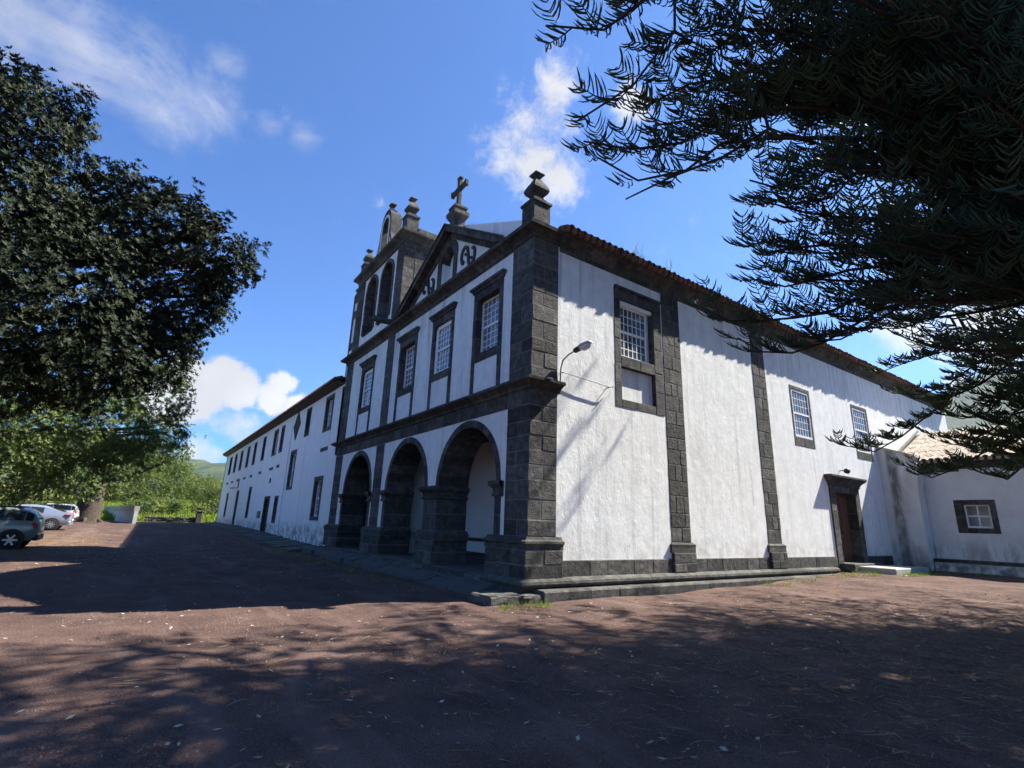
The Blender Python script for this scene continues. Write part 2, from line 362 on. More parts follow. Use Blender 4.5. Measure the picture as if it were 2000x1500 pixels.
def moulding(core, block, parent, path, prof, length=.85, side=1, mat=None):
    """mitred stone moulding along an xy path; prof = (out,z) list (outer edge, bottom to top); one object per stone"""
    P = [Vector((p[0], p[1], 0)) for p in path]; nrm = []
    segn = []
    for a, b in zip(P, P[1:]):
        t = (b-a).normalized(); segn.append(Vector((t.y*side, -t.x*side, 0)))
    for i in range(len(P)):
        if i == 0: nrm.append(segn[0])
        elif i == len(P)-1: nrm.append(segn[-1])
        else:
            m = (segn[i-1]+segn[i]); m = m/m.dot(segn[i]) ; nrm.append(m)
    def solid(pa, na, pb, nb, shrink=0.0):
        V = []; k = len(prof)
        for p, nn in ((pa, na), (pb, nb)):
            V += [(p.x+nn.x*(o-shrink), p.y+nn.y*(o-shrink), z) for o, z in prof]
            V += [(p.x-nn.x*.12, p.y-nn.y*.12, prof[-1][1]-shrink), (p.x-nn.x*.12, p.y-nn.y*.12, prof[0][1]+shrink)]
        m = k+2; Fs = [(i, (i+1) % m, m+(i+1) % m, m+i) for i in range(m)]
        Fs += [tuple(range(m))[::-1], tuple(range(m, 2*m))]
        return V, Fs
    cb = MB()
    for i in range(len(P)-1):
        cb.add(*solid(P[i], nrm[i], P[i+1], nrm[i+1], .014))
    co = cb.obj(core, MORTAR, parent, recalc=True)
    for i in range(len(P)-1):
        Ls = (P[i+1]-P[i]).length; n = max(1, round(Ls/length)); t = (P[i+1]-P[i]).normalized()
        cuts = [0]+[Ls*(k+random.uniform(-.18, .18))/n for k in range(1, n)]+[Ls]
        for a, b in zip(cuts, cuts[1:]):
            pa, pb = P[i]+t*a, P[i]+t*b; na = nrm[i] if a == 0 else segn[i]; nb = nrm[i+1] if b == Ls else segn[i]
            if a: pa = pa+t*.004
            if b != Ls: pb = pb-t*.004
            j = random.uniform(-.004, .004); V, Fs = solid(pa, na, pb, nb, j)
            obj(block, mesh(block, V, Fs, mat or BASALT, recalc=True), co)
    return co
def arch_ring(core, block, parent, fn, cu, cv, ri, ro, d0, d1, n, a0=0.0, a1=math.pi):
    def wedge(t0, t1, r0, r1, e0, e1, k=3):
        V = []; 
        for e in (e0, e1):
            V += [fn(cu+r0*math.cos(t0+(t1-t0)*i/k), cv+r0*math.sin(t0+(t1-t0)*i/k), e) for i in range(k+1)]
            V += [fn(cu+r1*math.cos(t0+(t1-t0)*i/k), cv+r1*math.sin(t0+(t1-t0)*i/k), e) for i in range(k, -1, -1)]
        m = 2*(k+1); Fs = [(i, (i+1) % m, m+(i+1) % m, m+i) for i in range(m)]
        for s_ in (0, m): Fs += [(s_+i, s_+i+1, s_+m-2-i, s_+m-1-i) for i in range(k)]
        return V, Fs
    cb = MB()
    for i in range(12): cb.add(*wedge(a0+(a1-a0)*i/12, a0+(a1-a0)*(i+1)/12, ri+.012, ro-.012, d0+.014, d1-.01, 2))
    co = cb.obj(core, MORTAR, parent, recalc=True)
    g = .004/ri
    for i in range(n):
        j = random.uniform(-.005, .005)
        V, Fs = wedge(a0+(a1-a0)*i/n+g, a0+(a1-a0)*(i+1)/n-g, ri+j*.5, ro, d0+j, d1)
        obj(block, mesh(block, V, Fs, BASALT, recalc=True), co)
    return co
def sash_window(parent, fn, u0, u1, v0, v1, d, cols, rows, panes=True, glass=None, fr=.055, sep=True, mun=.024):
    """white double-hung sash: frame, meeting rail, glazing bars; every pane its own object"""
    mb = MB(); vm = (v0+v1)/2
    fbox(mb, fn, u0, u0+fr, v0, v1, d-.02, d+.06); fbox(mb, fn, u1-fr, u1, v0, v1, d-.02, d+.06)
    fbox(mb, fn, u0+fr, u1-fr, v1-fr, v1, d-.02, d+.06); fbox(mb, fn, u0+fr, u1-fr, v0, v0+fr*1.2, d-.02, d+.06)
    if sep: fbox(mb, fn, u0+fr, u1-fr, vm-.035, vm+.035, d-.012, d+.05)
    a0, a1 = u0+fr, u1-fr; b0, b1 = v0+fr*1.2, v1-fr
    halves = [(b0, vm-.035), (vm+.035, b1)] if sep else [(b0, b1)]
    slots = []
    for hi_, (h0, h1) in enumerate(halves):
        off = .012*(1-hi_)
        r_ = rows//2 if sep else rows
        for k in range(1, cols): x = a0+(a1-a0)*k/cols; fbox(mb, fn, x-mun/2, x+mun/2, h0, h1, d+off, d+off+.03)
        for k in range(1, r_): z = h0+(h1-h0)*k/r_; fbox(mb, fn, a0, a1, z-mun/2, z+mun/2, d+off+.003, d+off+.027)
        for i in range(cols):
            for k in range(r_):
                slots.append((a0+(a1-a0)*i/cols, a0+(a1-a0)*(i+1)/cols, h0+(h1-h0)*k/r_, h0+(h1-h0)*(k+1)/r_, d+off+.012))
    w = mb.obj('window', WHITE_PAINT, parent)
    g = glass or PANE
    if panes:
        s0 = slots[0]; W_, H_ = s0[1]-s0[0], s0[3]-s0[2]
        t = MB(); fbox(t, fn, -W_/2, W_/2, -H_/2, H_/2, 0, .006); me = t.me('pane', g)
        for (p, q, r_, s_, dd) in slots:
            o = obj('pane', me, w, loc=fn((p+q)/2, (r_+s_)/2, dd)); th = random.uniform(-.012, .012)
            o.rotation_euler = (random.uniform(-.01, .01), th if fn is SI else 0, th if fn is FR else random.uniform(-.01, .01))
    else:
        t = MB()
        for (p, q, r_, s_, dd) in slots: fbox(t, fn, p, q, r_, s_, dd, dd+.006)
        t.obj('pane', g, w)
    return w
def surround(parent, fn, u0, u1, v0, v1, o0, o1, p0, p1, d0, d1, bands=None):
    """stone window/door surround: outer u0..u1,v0..v1, opening o0..o1,p0..p1"""
    mb = MB(); e = .012
    fbox(mb, fn, u0+e, o0-e, v0+e, v1-e, d0+e, d1); fbox(mb, fn, o1+e, u1-e, v0+e, v1-e, d0+e, d1); fbox(mb, fn, o0-e, o1+e, p1+e, v1-e, d0+e, d1)
    if bands is None: bands = [(v0, p0)] if p0 > v0+.02 else []
    for b0, b1 in bands: fbox(mb, fn, o0-e, o1+e, b0+e, b1-e, d0+e, d1)
    co = mb.obj('window_surround', MORTAR, parent)
    vs = courses(v0, p1, .62)
    for a, b in ((u0, o0), (o1, u1)):
        for i in range(len(vs)-1): stone('surround_stone', co, fn, a, b, vs[i], vs[i+1], d0, d1, .008, jit=.003)
    n = max(1, round((u1-u0)/.9)); cu = [u0+(u1-u0)*k/n for k in range(n+1)]
    for a, b in zip(cu, cu[1:]): stone('surround_stone', co, fn, a, b, p1, v1, d0, d1, .008, jit=.003)
    for b0, b1 in bands:
        cu = [o0, (o0+o1)/2+random.uniform(-.2, .2), o1]
        for a, b in zip(cu, cu[1:]): stone('surround_stone', co, fn, a, b, b0, b1, d0, d1, .008, jit=.003)
    return co

# ------------------------------------------------------------------ church
CH = thing('church', 'white church with dark basalt pilasters, arched porch, pediment and bell tower', 'church', (0, 0, 0))
SPR = 2.65; RI, RO = 1.585, 1.785
ARCHES = [2.965, 7.115, 12.10]
WINS = [(2.20, 1.62), (5.03, 1.60), (7.88, 1.66), (12.25, 1.70)]
# front plaster wall with the three porch arches and four windows
out = [(.5, .36)]
for c in ARCHES:
    r = RI+.09; out += [(c-r, .36), (c-r, SPR)]+[(c-r*math.cos(math.pi*k/20), SPR+r*math.sin(math.pi*k/20)) for k in range(1, 20)]+[(c+r, SPR), (c+r, .36)]
out += [(15.3, .36), (15.3, 9.3), (.5, 9.3)]
holes = [rect(c-w/2+.1, c+w/2-.1, 6.2, 8.2) for c, w in WINS]
mb = MB(); mb.plate(out, holes, FR, .022, .62); mb.obj('wall', PLASTER, CH, recalc=True)
# side plaster wall
sw = [rect(3.1, 4.8, 5.0, 8.3), rect(12.77, 14.2, 5.15, 7.17), rect(18.1, 19.62, 5.15, 7.22), rect(15.2, 17.3, .53, 3.4)]
mb = MB(); mb.plate(rect(.55, 31, .5, 9.3), sw, SI, .006, .6); mb.obj('wall', PLASTER, CH, recalc=True)
# back and far walls, inner dark core so that nothing shines through
mb = MB(); mb.box(30.4, 31, .6, 9.6, 0, 9.3); mb.box(.62, 31, 9.3, 9.9, 0, 9.3); mb.obj('wall', PLASTER, CH)
mb = MB(); mb.box(3.9, 30.3, .75, .8, .4, 9.2); mb.box(.75, .8, .6, 15.2, 4.9, 9.2); mb.box(.8, 31, .6, 9.3, 8.6, 8.65); mb.obj('inner_lining', DARK_WOOD, CH)
# porch room
mb = MB(); mb.box(3.2, 3.5, .62, 15.2, .3, 4.9); mb.box(.66, 3.2, .60, .72, .3, 4.9); mb.obj('porch_wall', INTERIOR, CH)
mb = MB(); mb.box(1.08, 3.2, 9.35, 9.95, .3, 4.9); mb.box(.62, 3.2, 15.0, 15.2, .3, 4.9); mb.box(3.17, 3.21, 9.95, 15.0, .3, 4.9); mb.obj('porch_wall', BASALT, CH)
mb = MB(); mb.box(3.17, 3.2, .73, 9.35, .40, .56); mb.box(3.15, 3.2, .73, 9.35, .95, 1.06); mb.obj('porch_rail', DARK_WOOD, CH)
mb = MB()
for k in range(20): mb.box(.66, 3.2, .73+.72*k, .73+.72*k+.70, 4.62, 4.66)
mb.box(.66, 3.2, .73, 15.0, 4.68, 4.7); mb.obj('porch_ceiling', DARK_WOOD, CH)
fl = MB(); fl.box(-.08, 3.2, .7, 15.2, .05, .355); fo = fl.obj('porch_floor', PAVE, CH)
for i in range(16):
    for j in range(3):
        stone('paving_slab', fo, lambda u, v, d: (u, v, d), -.12+1.1*j, -.12+1.1*(j+1), .72+.9*i, .72+.9*(i+1), .30, .395+random.uniform(-.004, .004), .008, PAVE, 0)
# corner pier: quoins turning the corner
def quoin(z0, z1, fy, fx, h, pr=0.0, name='stone_block'):
    pr += .006
    mb = MB(); mb.box(.009-pr, fx-.009+pr, .009-pr, fy-.009+pr, z0, z1); co = mb.obj('pilaster', MORTAR, CH)
    vs = courses(z0, z1, h)
    for i in range(len(vs)-1):
        a = random.uniform(.38, .58)
        if i % 2:
            stone(name, co, FR, -pr, fy+pr, vs[i], vs[i+1], -pr, fx*a, .014); stone(name, co, SI, fx*a, fx+pr, vs[i], vs[i+1], -pr, fy*.6, .014)
        else:
            stone(name, co, SI, -pr, fx+pr, vs[i], vs[i+1], -pr, fy*a, .014); stone(name, co, FR, fy*a, fy+pr, vs[i], vs[i+1], -pr, fx*.6, .014)
    return co
quoin(1.34, 4.86, .95, .86, .40); quoin(5.08, 9.02, .95, .86, .40)
quoin(.40, 1.05, .95, .86, .33, .12); 
moulding('pedestal_cap', 'cornice_stone', CH, [(1.0, 0), (0, 0), (0, 1.62)], [(.10, 1.05), (.11, 1.16), (.15, 1.19), (.15, 1.24), (.06, 1.28), (.03, 1.34)], 1.2, side=-1)
stone_field('pedestal', 'stone_block', CH, FR, 1.07, 1.60, .40, 1.05, -.10, 1.08, .33, .5)
# middle pilaster and tower pilaster, lower and upper order
for a, b in ((9.32, 10.16), (14.45, 15.50)):
    stone_field('pilaster', 'stone_block', CH, FR, a, b, 1.34, 4.45, -.0, .6, .40, .62)
    stone_field('pilaster', 'stone_block', CH, FR, a, b-.05, 5.08, 9.02, -.0, .6, .40, .55)
stone_field('pedestal', 'stone_block', CH, FR, 8.70, 10.62, .40, 1.05, -.11, 1.10, .33, .62)
stone_field('pedestal', 'stone_block', CH, FR, 13.60, 15.60, .40, 1.05, -.11, 1.10, .33, .75)
stone_field('pedestal', 'stone_block', CH, FR, 4.50, 5.70, .40, 1.05, -.11, 1.10, .33, .60)
for a, b in ((8.72, 10.60), (13.62, 15.58), (4.52, 5.68)):
    moulding('pedestal_cap', 'cornice_stone', CH, [(1.08, a), (0, a), (0, b), (1.08, b)], [(.10, 1.05), (.11, 1.16), (.12, 1.24), (.04, 1.30), (.01, 1.34)], 1.0, side=-1)
# pier shafts, jambs, imposts, arches
PIERS = [(4.58, 5.50, 1.06), (1.13, 1.42, 1.06), (8.68, 8.97, 1.06), (10.30, 10.56, 1.06), (13.66, 13.93, 1.06)]
for a, b, d in PIERS:
    stone_field('pier', 'stone_block', CH, FR, a, b, 1.34, 2.26, .0, d, .42, .6)
    if b-a > .6: moulding('impost', 'cornice_stone', CH, [(d, a), (0, a), (0, b), (d, b)], [(.0, 2.26), (.05, 2.28), (.05, 2.33), (.02, 2.36), (.03, 2.46), (.10, 2.52), (.13, 2.56), (.13, 2.65)], 1.2, side=-1)
    elif a < 2 or abs(a-10.3) < .1:   # opening lies on the +y side
        moulding('impost', 'cornice_stone', CH, [(0, a-.09), (0, b), (d, b)], [(.0, 2.26), (.05, 2.28), (.05, 2.33), (.02, 2.36), (.03, 2.46), (.10, 2.52), (.13, 2.56), (.13, 2.65)], 1.2, side=-1)
        mb = MB(); mb.box(-.02, d, a-.1, b, 2.3, 2.64); mb.obj('impost_block', BASALT, CH)
    else:
        moulding('impost', 'cornice_stone', CH, [(d, a), (0, a), (0, b+.09)], [(.0, 2.26), (.05, 2.28), (.05, 2.33), (.02, 2.36), (.03, 2.46), (.10, 2.52), (.13, 2.56), (.13, 2.65)], 1.2, side=-1)
        mb = MB(); mb.box(-.02, d, a, b+.1, 2.3, 2.64); mb.obj('impost_block', BASALT, CH)
mb = MB(); mb.box(.0, 1.06, 4.58, 5.50, 2.3, 2.64); mb.obj('impost_block', BASALT, CH)
for c in ARCHES: arch_ring('arch', 'voussoir', CH, FR, c, SPR, RI, RO, .005, 1.06, 15)
# mid entablature
stone_field('frieze', 'frieze_stone', CH, FR, .955, 15.50, 4.455, 4.83, -.002, .6, .5, .52, cutjit=.2)
MID = [(.0, 4.83), (.05, 4.86), (.06, 4.92), (.13, 4.96), (.20, 5.00), (.25, 5.02), (.26, 5.085), (.20, 5.10), (.0, 5.14)]
moulding('cornice', 'cornice_stone', CH, [(.92, 0), (0, 0), (0, 15.50), (.4, 15.50)], MID, .9, side=-1)
mb = MB(); mb.box(-.12, .7, .05, 15.4, 5.10, 5.125); mb.box(-.12, .86, -.1, .1, 5.10, 5.128); mb.obj('cornice_top', BASALT, CH)
# upper windows of the front
for i, (c, w) in enumerate(WINS):
    u0, u1 = c-w/2, c+w/2; o0, o1 = u0+.21, u1-.21
    co = surround(CH, FR, u0, u1, 5.10, 8.42, o0, o1, 6.40, 8.12, .0, .28, [(6.12, 6.40)])
    mb = MB(); fbox(mb, FR, o0-.004, o1+.004, 5.11, 6.12, .045, .2); mb.obj('apron_panel', PLASTER, CH)
    moulding('window_hood', 'cornice_stone', CH, [(.1, u0), (0, u0), (0, u1), (.1, u1)], [(.0, 8.38), (.04, 8.40), (.05, 8.46), (.11, 8.50), (.12, 8.57), (.0, 8.60)], .9, side=-1)
    d = (.22, .10, .24, .12)[i]
    mb = MB()
    if d < .15: fbox(mb, FR, o1-.10, o1, 6.40, 8.12, d-.02, .28); fbox(mb, FR, o0, o0+.05, 6.40, 8.12, d-.02, .28); fbox(mb, FR, o0, o1, 8.04, 8.12, d-.02, .28); mb.obj('window_box', WHITE_PAINT, CH); a, b, t = o0+.05, o1-.10, 8.04
    else: a, b, t = o0, o1, 8.12
    sash_window(CH, FR, a, b, 6.40, t, d, 5 if i < 3 else 4, 8, True, PANE_C)
# main cornice of the front and its return
stone_field('frieze', 'frieze_stone', CH, FR, .955, 15.10, 8.98, 9.18, -.002, .6, .5, .75, cutjit=.2)
TOPC = [(.0, 9.02), (.03, 9.04), (.04, 9.12), (.10, 9.17), (.20, 9.22), (.28, 9.24), (.30, 9.33), (.26, 9.36), (.0, 9.40)]
moulding('cornice', 'cornice_stone', CH, [(1.05, 0), (0, 0), (0, 15.45), (.3, 15.45)], TOPC, .9, side=-1)
mb = MB(); mb.box(-.15, .8, -.1, 15.4, 9.34, 9.378); mb.obj('cornice_top', BASALT, CH)
stone_field('frieze', 'frieze_stone', CH, SI, .88, 31, 8.88, 9.06, -.005, .5, .4, .95, cutjit=.2)
moulding('eaves_cornice', 'eaves_stone', CH, [(31, 0), (1.06, 0)], [(.0, 9.02), (.02, 9.06), (.05, 9.14), (.14, 9.22), (.26, 9.28), (.28, 9.34), (.1, 9.37)], 1.0, side=-1)
# side pilasters
for a, b in ((5.10, 5.98), (10.13, 11.01)):
    stone_field('pilaster', 'stone_block', CH, SI, a, b, 1.26, 8.90, -.010, .5, .42, .58)
    stone_field('pedestal', 'stone_block', CH, SI, a-.03, b+.09, .46, .98, -.10, .5, .26, .6)
    moulding('pedestal_cap', 'cornice_stone', CH, [(a-.01, .3), (a-.01, 0), (b+.03, 0), (b+.03, .3)], [(.07, .98), (.07, 1.12), (.08, 1.20), (.0, 1.26)], 1.2, side=1)
for a, b in ((1.0, 5.05), (6.08, 10.08), (11.12, 14.9), (17.6, 20.1)):
    stone_field('plinth', 'plinth_stone', CH, SI, a, b, .44, .82, -.03, .3, .5, .85, cutjit=.2)
moulding('base_moulding', 'plinth_stone', CH, [(14.5, 0), (-.03, 0), (-.03, 1.6)], [(.13, .24), (.20, .27), (.24, .33), (.23, .39), (.17, .43), (.05, .455)], 1.3, side=-1)
moulding('step', 'kerb_stone', CH, [(14.3, -.05), (.15, -.05)], [(.40, -.25), (.44, .05), (.45, .19), (.42, .22), (.0, .24)], .75, side=-1)
moulding('step', 'kerb_stone', CH, [(-.13, 1.3), (-.13, 15.65)], [(.10, -.25), (.12, .25), (.10, .345), (.0, .35)], 1.1, side=-1)
mb = MB(); mb.box(-.3, .6, -.1, 1.35, -.3, .26); mb.box(-.16, 15, -.05, .3, -.2, .235); mb.obj('footing', BASALT, CH)
# side window with blind panel below
co = surround(CH, SI, 2.97, 5.07, 4.86, 8.50, 3.24, 4.68, 6.40, 8.14, -.006, .26, [(4.86, 5.10), (6.06, 6.40)])
mb = MB(); fbox(mb, SI, 3.24, 4.68, 5.09, 6.06, .13, .26); mb.obj('blind_panel', PLASTER, CH)
mb = MB(); fbox(mb, SI, 3.0, 5.05, 8.48, 8.56, -.05, .1); mb.obj('window_hood', BASALT, CH)
mb = MB(); fbox(mb, SI, 3.24, 3.29, 6.40, 8.14, .05, .26); fbox(mb, SI, 4.49, 4.68, 6.40, 8.14, .20, .26); fbox(mb, SI, 3.29, 4.68, 8.02, 8.14, .05, .26); mb.obj('window_box', WHITE_PAINT, CH)
sash_window(CH, SI, 3.29, 4.50, 6.40, 8.02, .14, 6, 6, True)
for a, b, v0, v1 in ((12.70, 14.28, 4.87, 7.29), (18.04, 19.70, 4.88, 7.36)):
    surround(CH, SI, a, b, v0, v1, a+.12, b-.12, 5.23, v1-.16, -.006, .2)
    sash_window(CH, SI, a+.12, b-.12, 5.23, v1-.16, .03, 6, 6, True, None, .07)
# side door
surround(CH, SI, 14.92, 17.55, .50, 3.52, 15.36, 17.12, .50, 3.27, -.05, .45)
moulding('door_hood', 'cornice_stone', CH, [(14.92, .2), (14.92, -.05), (17.55, -.05), (17.55, .2)], [(.0, 3.50), (.04, 3.53), (.04, 3.60), (.10, 3.70), (.22, 3.80), (.26, 3.86), (.26, 3.93), (.0, 3.97)], 1.4, side=1)
d = MB()
for k in range(4): d.cbox(15.37+.4375*k, 15.37+.4375*(k+1)-.012, .30, .35, .56, 3.26, .006)
do = d.obj('door', DOOR_WOOD, CH)
for k in range(2):
    for z0, z1 in ((.78, 1.5), (1.65, 2.35), (2.5, 3.12)):
        p = MB(); p.cbox(15.47+.88*k, 16.12+.88*k, .275, .31, z0, z1, .02); p.obj('door_panel', DOOR_WOOD, do)
p = MB(); p.lathe([(.025, 0), (.03, .02), (.03, .05), (.0, .06)], 10, (16.32, .30, 1.7), axis='y'); 
p.v = [(x, .30-(y-.30), z) for x, y, z in p.v]; p.obj('door_knob', IRON, do)
mb = MB(); mb.cbox(15.0, 17.5, -.55, .30, .30, .58, .02); mb.obj('door_step', BASALT, CH)
# pediment
AP, AZ, R0, R1, EZ = 4.90, 11.74, 1.0, 9.10, 9.38
tymp = [(1.2, 9.3), (8.9, 9.3), (AP, AZ-.2)]
nich = [(4.62, 9.5), (5.52, 9.5), (5.52, 10.60)]+[(5.07+.45*math.cos(t), 10.60+.45*math.sin(t)) for t in np.linspace(.3, math.pi-.3, 7)]+[(4.62, 10.60)]
mb = MB(); mb.plate(tymp, [nich], FR, .05, .40); mb.obj('tympanum', PLASTER, CH, recalc=True)
mb = MB(); mb.box(.36, .42, 4.5, 5.7, 9.4, 11.2); mb.obj('niche_back', PLASTER, CH)
def rake(lo0, lo1, d0, d1, n, nm):
    """band between two lines above the tympanum edge, both slopes"""
    for s_ in (-1, 1):
        e = R0 if s_ < 0 else R1
        for k in range(n):
            a, b = k/n+.002, (k+1)/n-.002
            pts = []
            for t, off in ((a, lo0), (b, lo0), (b, lo1), (a, lo1)):
                y = e+(AP-e)*t; z = EZ+(AZ-EZ)*t+off; pts.append((y, max(z, 9.30)))
            m_ = MB(); m_.plate(pts, [], FR, d0+random.uniform(-.004, .004), d1); obj(nm, mesh(nm, m_.v, m_.f, BASALT, recalc=True), RK)
RKb = MB(); RKb.plate([(R0+.1, 9.31), (R0+.6, 9.31), (AP, AZ-.42), (R1-.6, 9.31), (R1-.1, 9.31), (AP, AZ-.03)], [], FR, .02, .5); RK = RKb.obj('raking_cornice', MORTAR, CH, recalc=True)
rake(-.24, -.02, -.27, .45, 7, 'cornice_stone'); rake(-.44, -.24, -.01, .40, 8, 'cornice_stone'); rake(-.02, .04, -.31, .50, 6, 'cornice_stone')
for a, b in ((4.38, 4.62), (5.52, 5.80)): stone_field('niche_jamb', 'stone_block', CH, FR, a, b, 9.39, 10.62, -.0, .36, .42, .5)
arch_ring('niche_arch', 'voussoir', CH, FR, 5.07, 10.55, .45, .72, .0, .36, 5)
def scroll(c, flip, s=1.0):
    """S-shaped relief with a curl at each end"""
    K = [(-.42, .02), (-.40, .26), (-.24, .40), (-.06, .30), (.02, .0), (.08, -.30), (.24, -.42), (.40, -.28), (.43, -.02), (.36, .14), (.25, .17)]
    K = [(-.24, -.10), (-.34, -.16)]+K; P = []
    for i in range(len(K)-1):
        q = [K[max(0, i-1)], K[i], K[i+1], K[min(len(K)-1, i+2)]]
        for t in np.linspace(0, 1, 6, endpoint=False):
            P.append(tuple(.5*((2*q[1][j])+(-q[0][j]+q[2][j])*t+(2*q[0][j]-5*q[1][j]+4*q[2][j]-q[3][j])*t*t+(-q[0][j]+3*q[1][j]-3*q[2][j]+q[3][j])*t**3) for j in (0, 1)))
    P.append(K[-1]); V = []; Fs = []; m_ = len(P)
    for i, (x, z) in enumerate(P):
        x0, z0 = P[max(0, i-1)]; x1, z1 = P[min(m_-1, i+1)]; L_ = math.hypot(x1-x0, z1-z0); nx, nz = -(z1-z0)/L_, (x1-x0)/L_
        w = .052 if 3 < i < m_-4 else .04
        for sgn in (-1, 1):
            for dd in (-.01, .06): V.append(FR(c[0]+flip*(x+nx*w*sgn)*s, c[1]+(z+nz*w*sgn)*s, dd))
    for i in range(m_-1):
        a = 4*i; b = a+4; Fs += [(a, a+2, b+2, b), (a+1, b+1, b+3, a+3), (a, b, b+1, a+1), (a+2, a+3, b+3, b+2)]
    Fs += [(0, 1, 3, 2), (4*m_-4, 4*m_-2, 4*m_-1, 4*m_-3)]
    so_ = obj('scroll_ornament', mesh('scroll_ornament', V, Fs, BASALT, recalc=True), CH)
    d_ = MB()
    for u, v in ((-.17, .12), (.22, -.16)): d_.lathe([(.055*s, 0), (.055*s, .05), (.04*s, .06)], 6, (.0, c[0]+flip*u*s, c[1]+v*s), axis='x')
    d_.obj('rosette', BASALT, so_, recalc=True)
scroll((3.62, 10.05), -1, 1.0); scroll((6.52, 10.05), -1, 1.0)
# white gable behind the pediment, nave roof
mb = MB(); mb.plate([(.45, 9.3), (9.3, 9.3), (9.3, 10.1), (5.05, 12.05), (.45, 9.95)], [], FR, .42, .75); mb.obj('gable', PLASTER_W, CH, recalc=True)
def corrugated(name, fn, ulen, slope_len, pitch, mat, parent, amp=.05, n=6):
    """rows of barrel tiles as a continuous corrugated skin; fn(u, s, h) -> xyz"""
    us = np.arange(0, ulen, pitch/n); V = []; Fs = []; rows = max(2, int(slope_len/.4))
    for u in us:
        h = amp*abs(math.sin(math.pi*u/pitch))
        for k in range(rows+1): V.append(fn(u, slope_len*k/rows, h))
    m = rows+1
    for i in range(len(us)-1):
        for k in range(rows): Fs.append((i*m+k, (i+1)*m+k, (i+1)*m+k+1, i*m+k+1))
    o = obj(name, mesh(name, V, Fs, mat, smooth=True), parent); return o
sl = math.atan(.45); ca, sa = math.cos(sl), math.sin(sl)
roof = corrugated('roof', lambda u, s, h: (.8+u, -.30+s*ca-h*sa, 9.42+s*sa+h*ca), 30.2, 5.9, .24, TILE, CH)
mb = MB(); mb.plate([(-.36, 9.38), (5.05, 11.80), (10.0, 9.6), (10.0, 9.5), (5.05, 11.72), (-.30, 9.33)], [], FR, .8, 31.0); mb.obj('roof_deck', DARK_WOOD, roof, recalc=True)
k = 7; V = []; Fs = []
for j, (x, r) in enumerate(((0, .118), (.46, .100))):
    for rr in (r, r-.018):
        for i in range(k+1): th = math.pi*i/k; V.append((rr*math.cos(th), x, rr*math.sin(th)*.95))
m = k+1
for i in range(k): Fs += [(i, i+1, 2*m+i+1, 2*m+i), (m+i, 3*m+i, 3*m+i+1, m+i+1), (i, m+i, m+i+1, i+1), (2*m+i, 2*m+i+1, 3*m+i+1, 3*m+i)]
Fs += [(0, 2*m, 3*m, m), (k, m+k, 3*m+k, 2*m+k)]
TILE_ME = mesh('roof_tile', V, Fs, TILE, recalc=True)
for i in range(125):
    o = obj('roof_tile', TILE_ME, roof, loc=(.95+.24*i, -.44+random.uniform(-.025, .025), 9.40+random.uniform(-.012, .012)))
    o.rotation_euler = (sl*.8+random.uniform(-.04, .04), 0, random.uniform(-.07, .07))
mb = MB()
for i in range(126): mb.tube([(.83+.24*i, -.43, 9.385), (.83+.24*i, -.1, 9.50)], .10, 6)
mb.obj('tile_channels', TILE, roof)
# finials and cross
def finial(c, z, s=1.0, name='finial', ped=True):
    f = MB()
    if ped: f.lathe([(.34*s, 0), (.34*s, .10*s), (.28*s, .12*s), (.28*s, .80*s), (.32*s, .83*s), (.32*s, .90*s), (.2*s, .97*s), (.2*s, 1.03*s)], c=(c[0], c[1], z), square=True); zb = z+1.03*s
    else: zb = z
    o = f.obj(name, BASALT, CH)
    b = MB(); b.lathe([(.13*s, 0), (.15*s, .05*s), (.14*s, .10*s), (.23*s, .20*s), (.265*s, .29*s), (.25*s, .38*s), (.18*s, .52*s), (.12*s, .62*s), (.10*s, .68*s), (.06*s, .70*s), (.17*s, .84*s), (.155*s, .87*s), (.02*s, .99*s)], c=(c[0], c[1], zb), square=True)
    b.obj('baluster', BASALT, o)
finial((.30, .33), 9.37, 1.0); finial((.30, 9.58), 13.76, .98); finial((.30, 15.0), 13.76, .9)
f = MB(); cx, cy = .2, 4.88
f.lathe([(.20, 11.55), (.20, 12.0), (.31, 12.20), (.31, 12.34), (.20, 12.42), (.26, 12.49), (.26, 12.57), (.10, 12.63)], c=(cx, cy, 0), square=True)
cro = f.obj('cross_pedestal', BASALT, CH)
f = MB(); t = .07
f.cbox(cx-t, cx+t, cy-.08, cy+.08, 12.55, 13.84, .015); f.cbox(cx-t+.004, cx+t-.004, cy-.50, cy+.50, 13.30, 13.46, .015)
for s_ in (-1, 1): f.cbox(cx-t-.008, cx+t+.008, cy+s_*.50-.05, cy+s_*.50+.05, 13.25, 13.51, .03)
f.cbox(cx-t-.008, cx+t+.008, cy-.13, cy+.13, 13.78, 13.88, .03); f.obj('cross', BASALT, cro)
# ------------------------------------------------------------------ tower, upper stage
_before = set(bpy.data.meshes)
BA = [(11.12, .74), (13.06, .74)]; bs = 12.12
out = [(9.25, 9.38), (15.1, 9.38), (15.1, 13.2), (9.25, 13.2)]
holes = [[(c-r, 10.14), (c+r, 10.14), (c+r, bs)]+[(c+r*math.cos(math.pi*k/14), bs+r*math.sin(math.pi*k/14)) for k in range(1, 14)]+[(c-r, bs)] for c, r in BA]
mb = MB(); mb.plate(out, holes, FR, .05, .5); mb.obj('wall', PLASTER, CH, recalc=True)
mb = MB(); mb.box(2.9, 3.2, 9.3, 15.1, 9.3, 13.2); mb.box(.5, 2.9, 14.9, 15.1, 9.3, 13.2); mb.box(.5, 2.9, 9.3, 9.5, 9.3, 13.2); mb.box(.05, 3.2, 9.3, 15.1, 13.2, 13.4); mb.obj('belfry_wall', BASALT, CH)
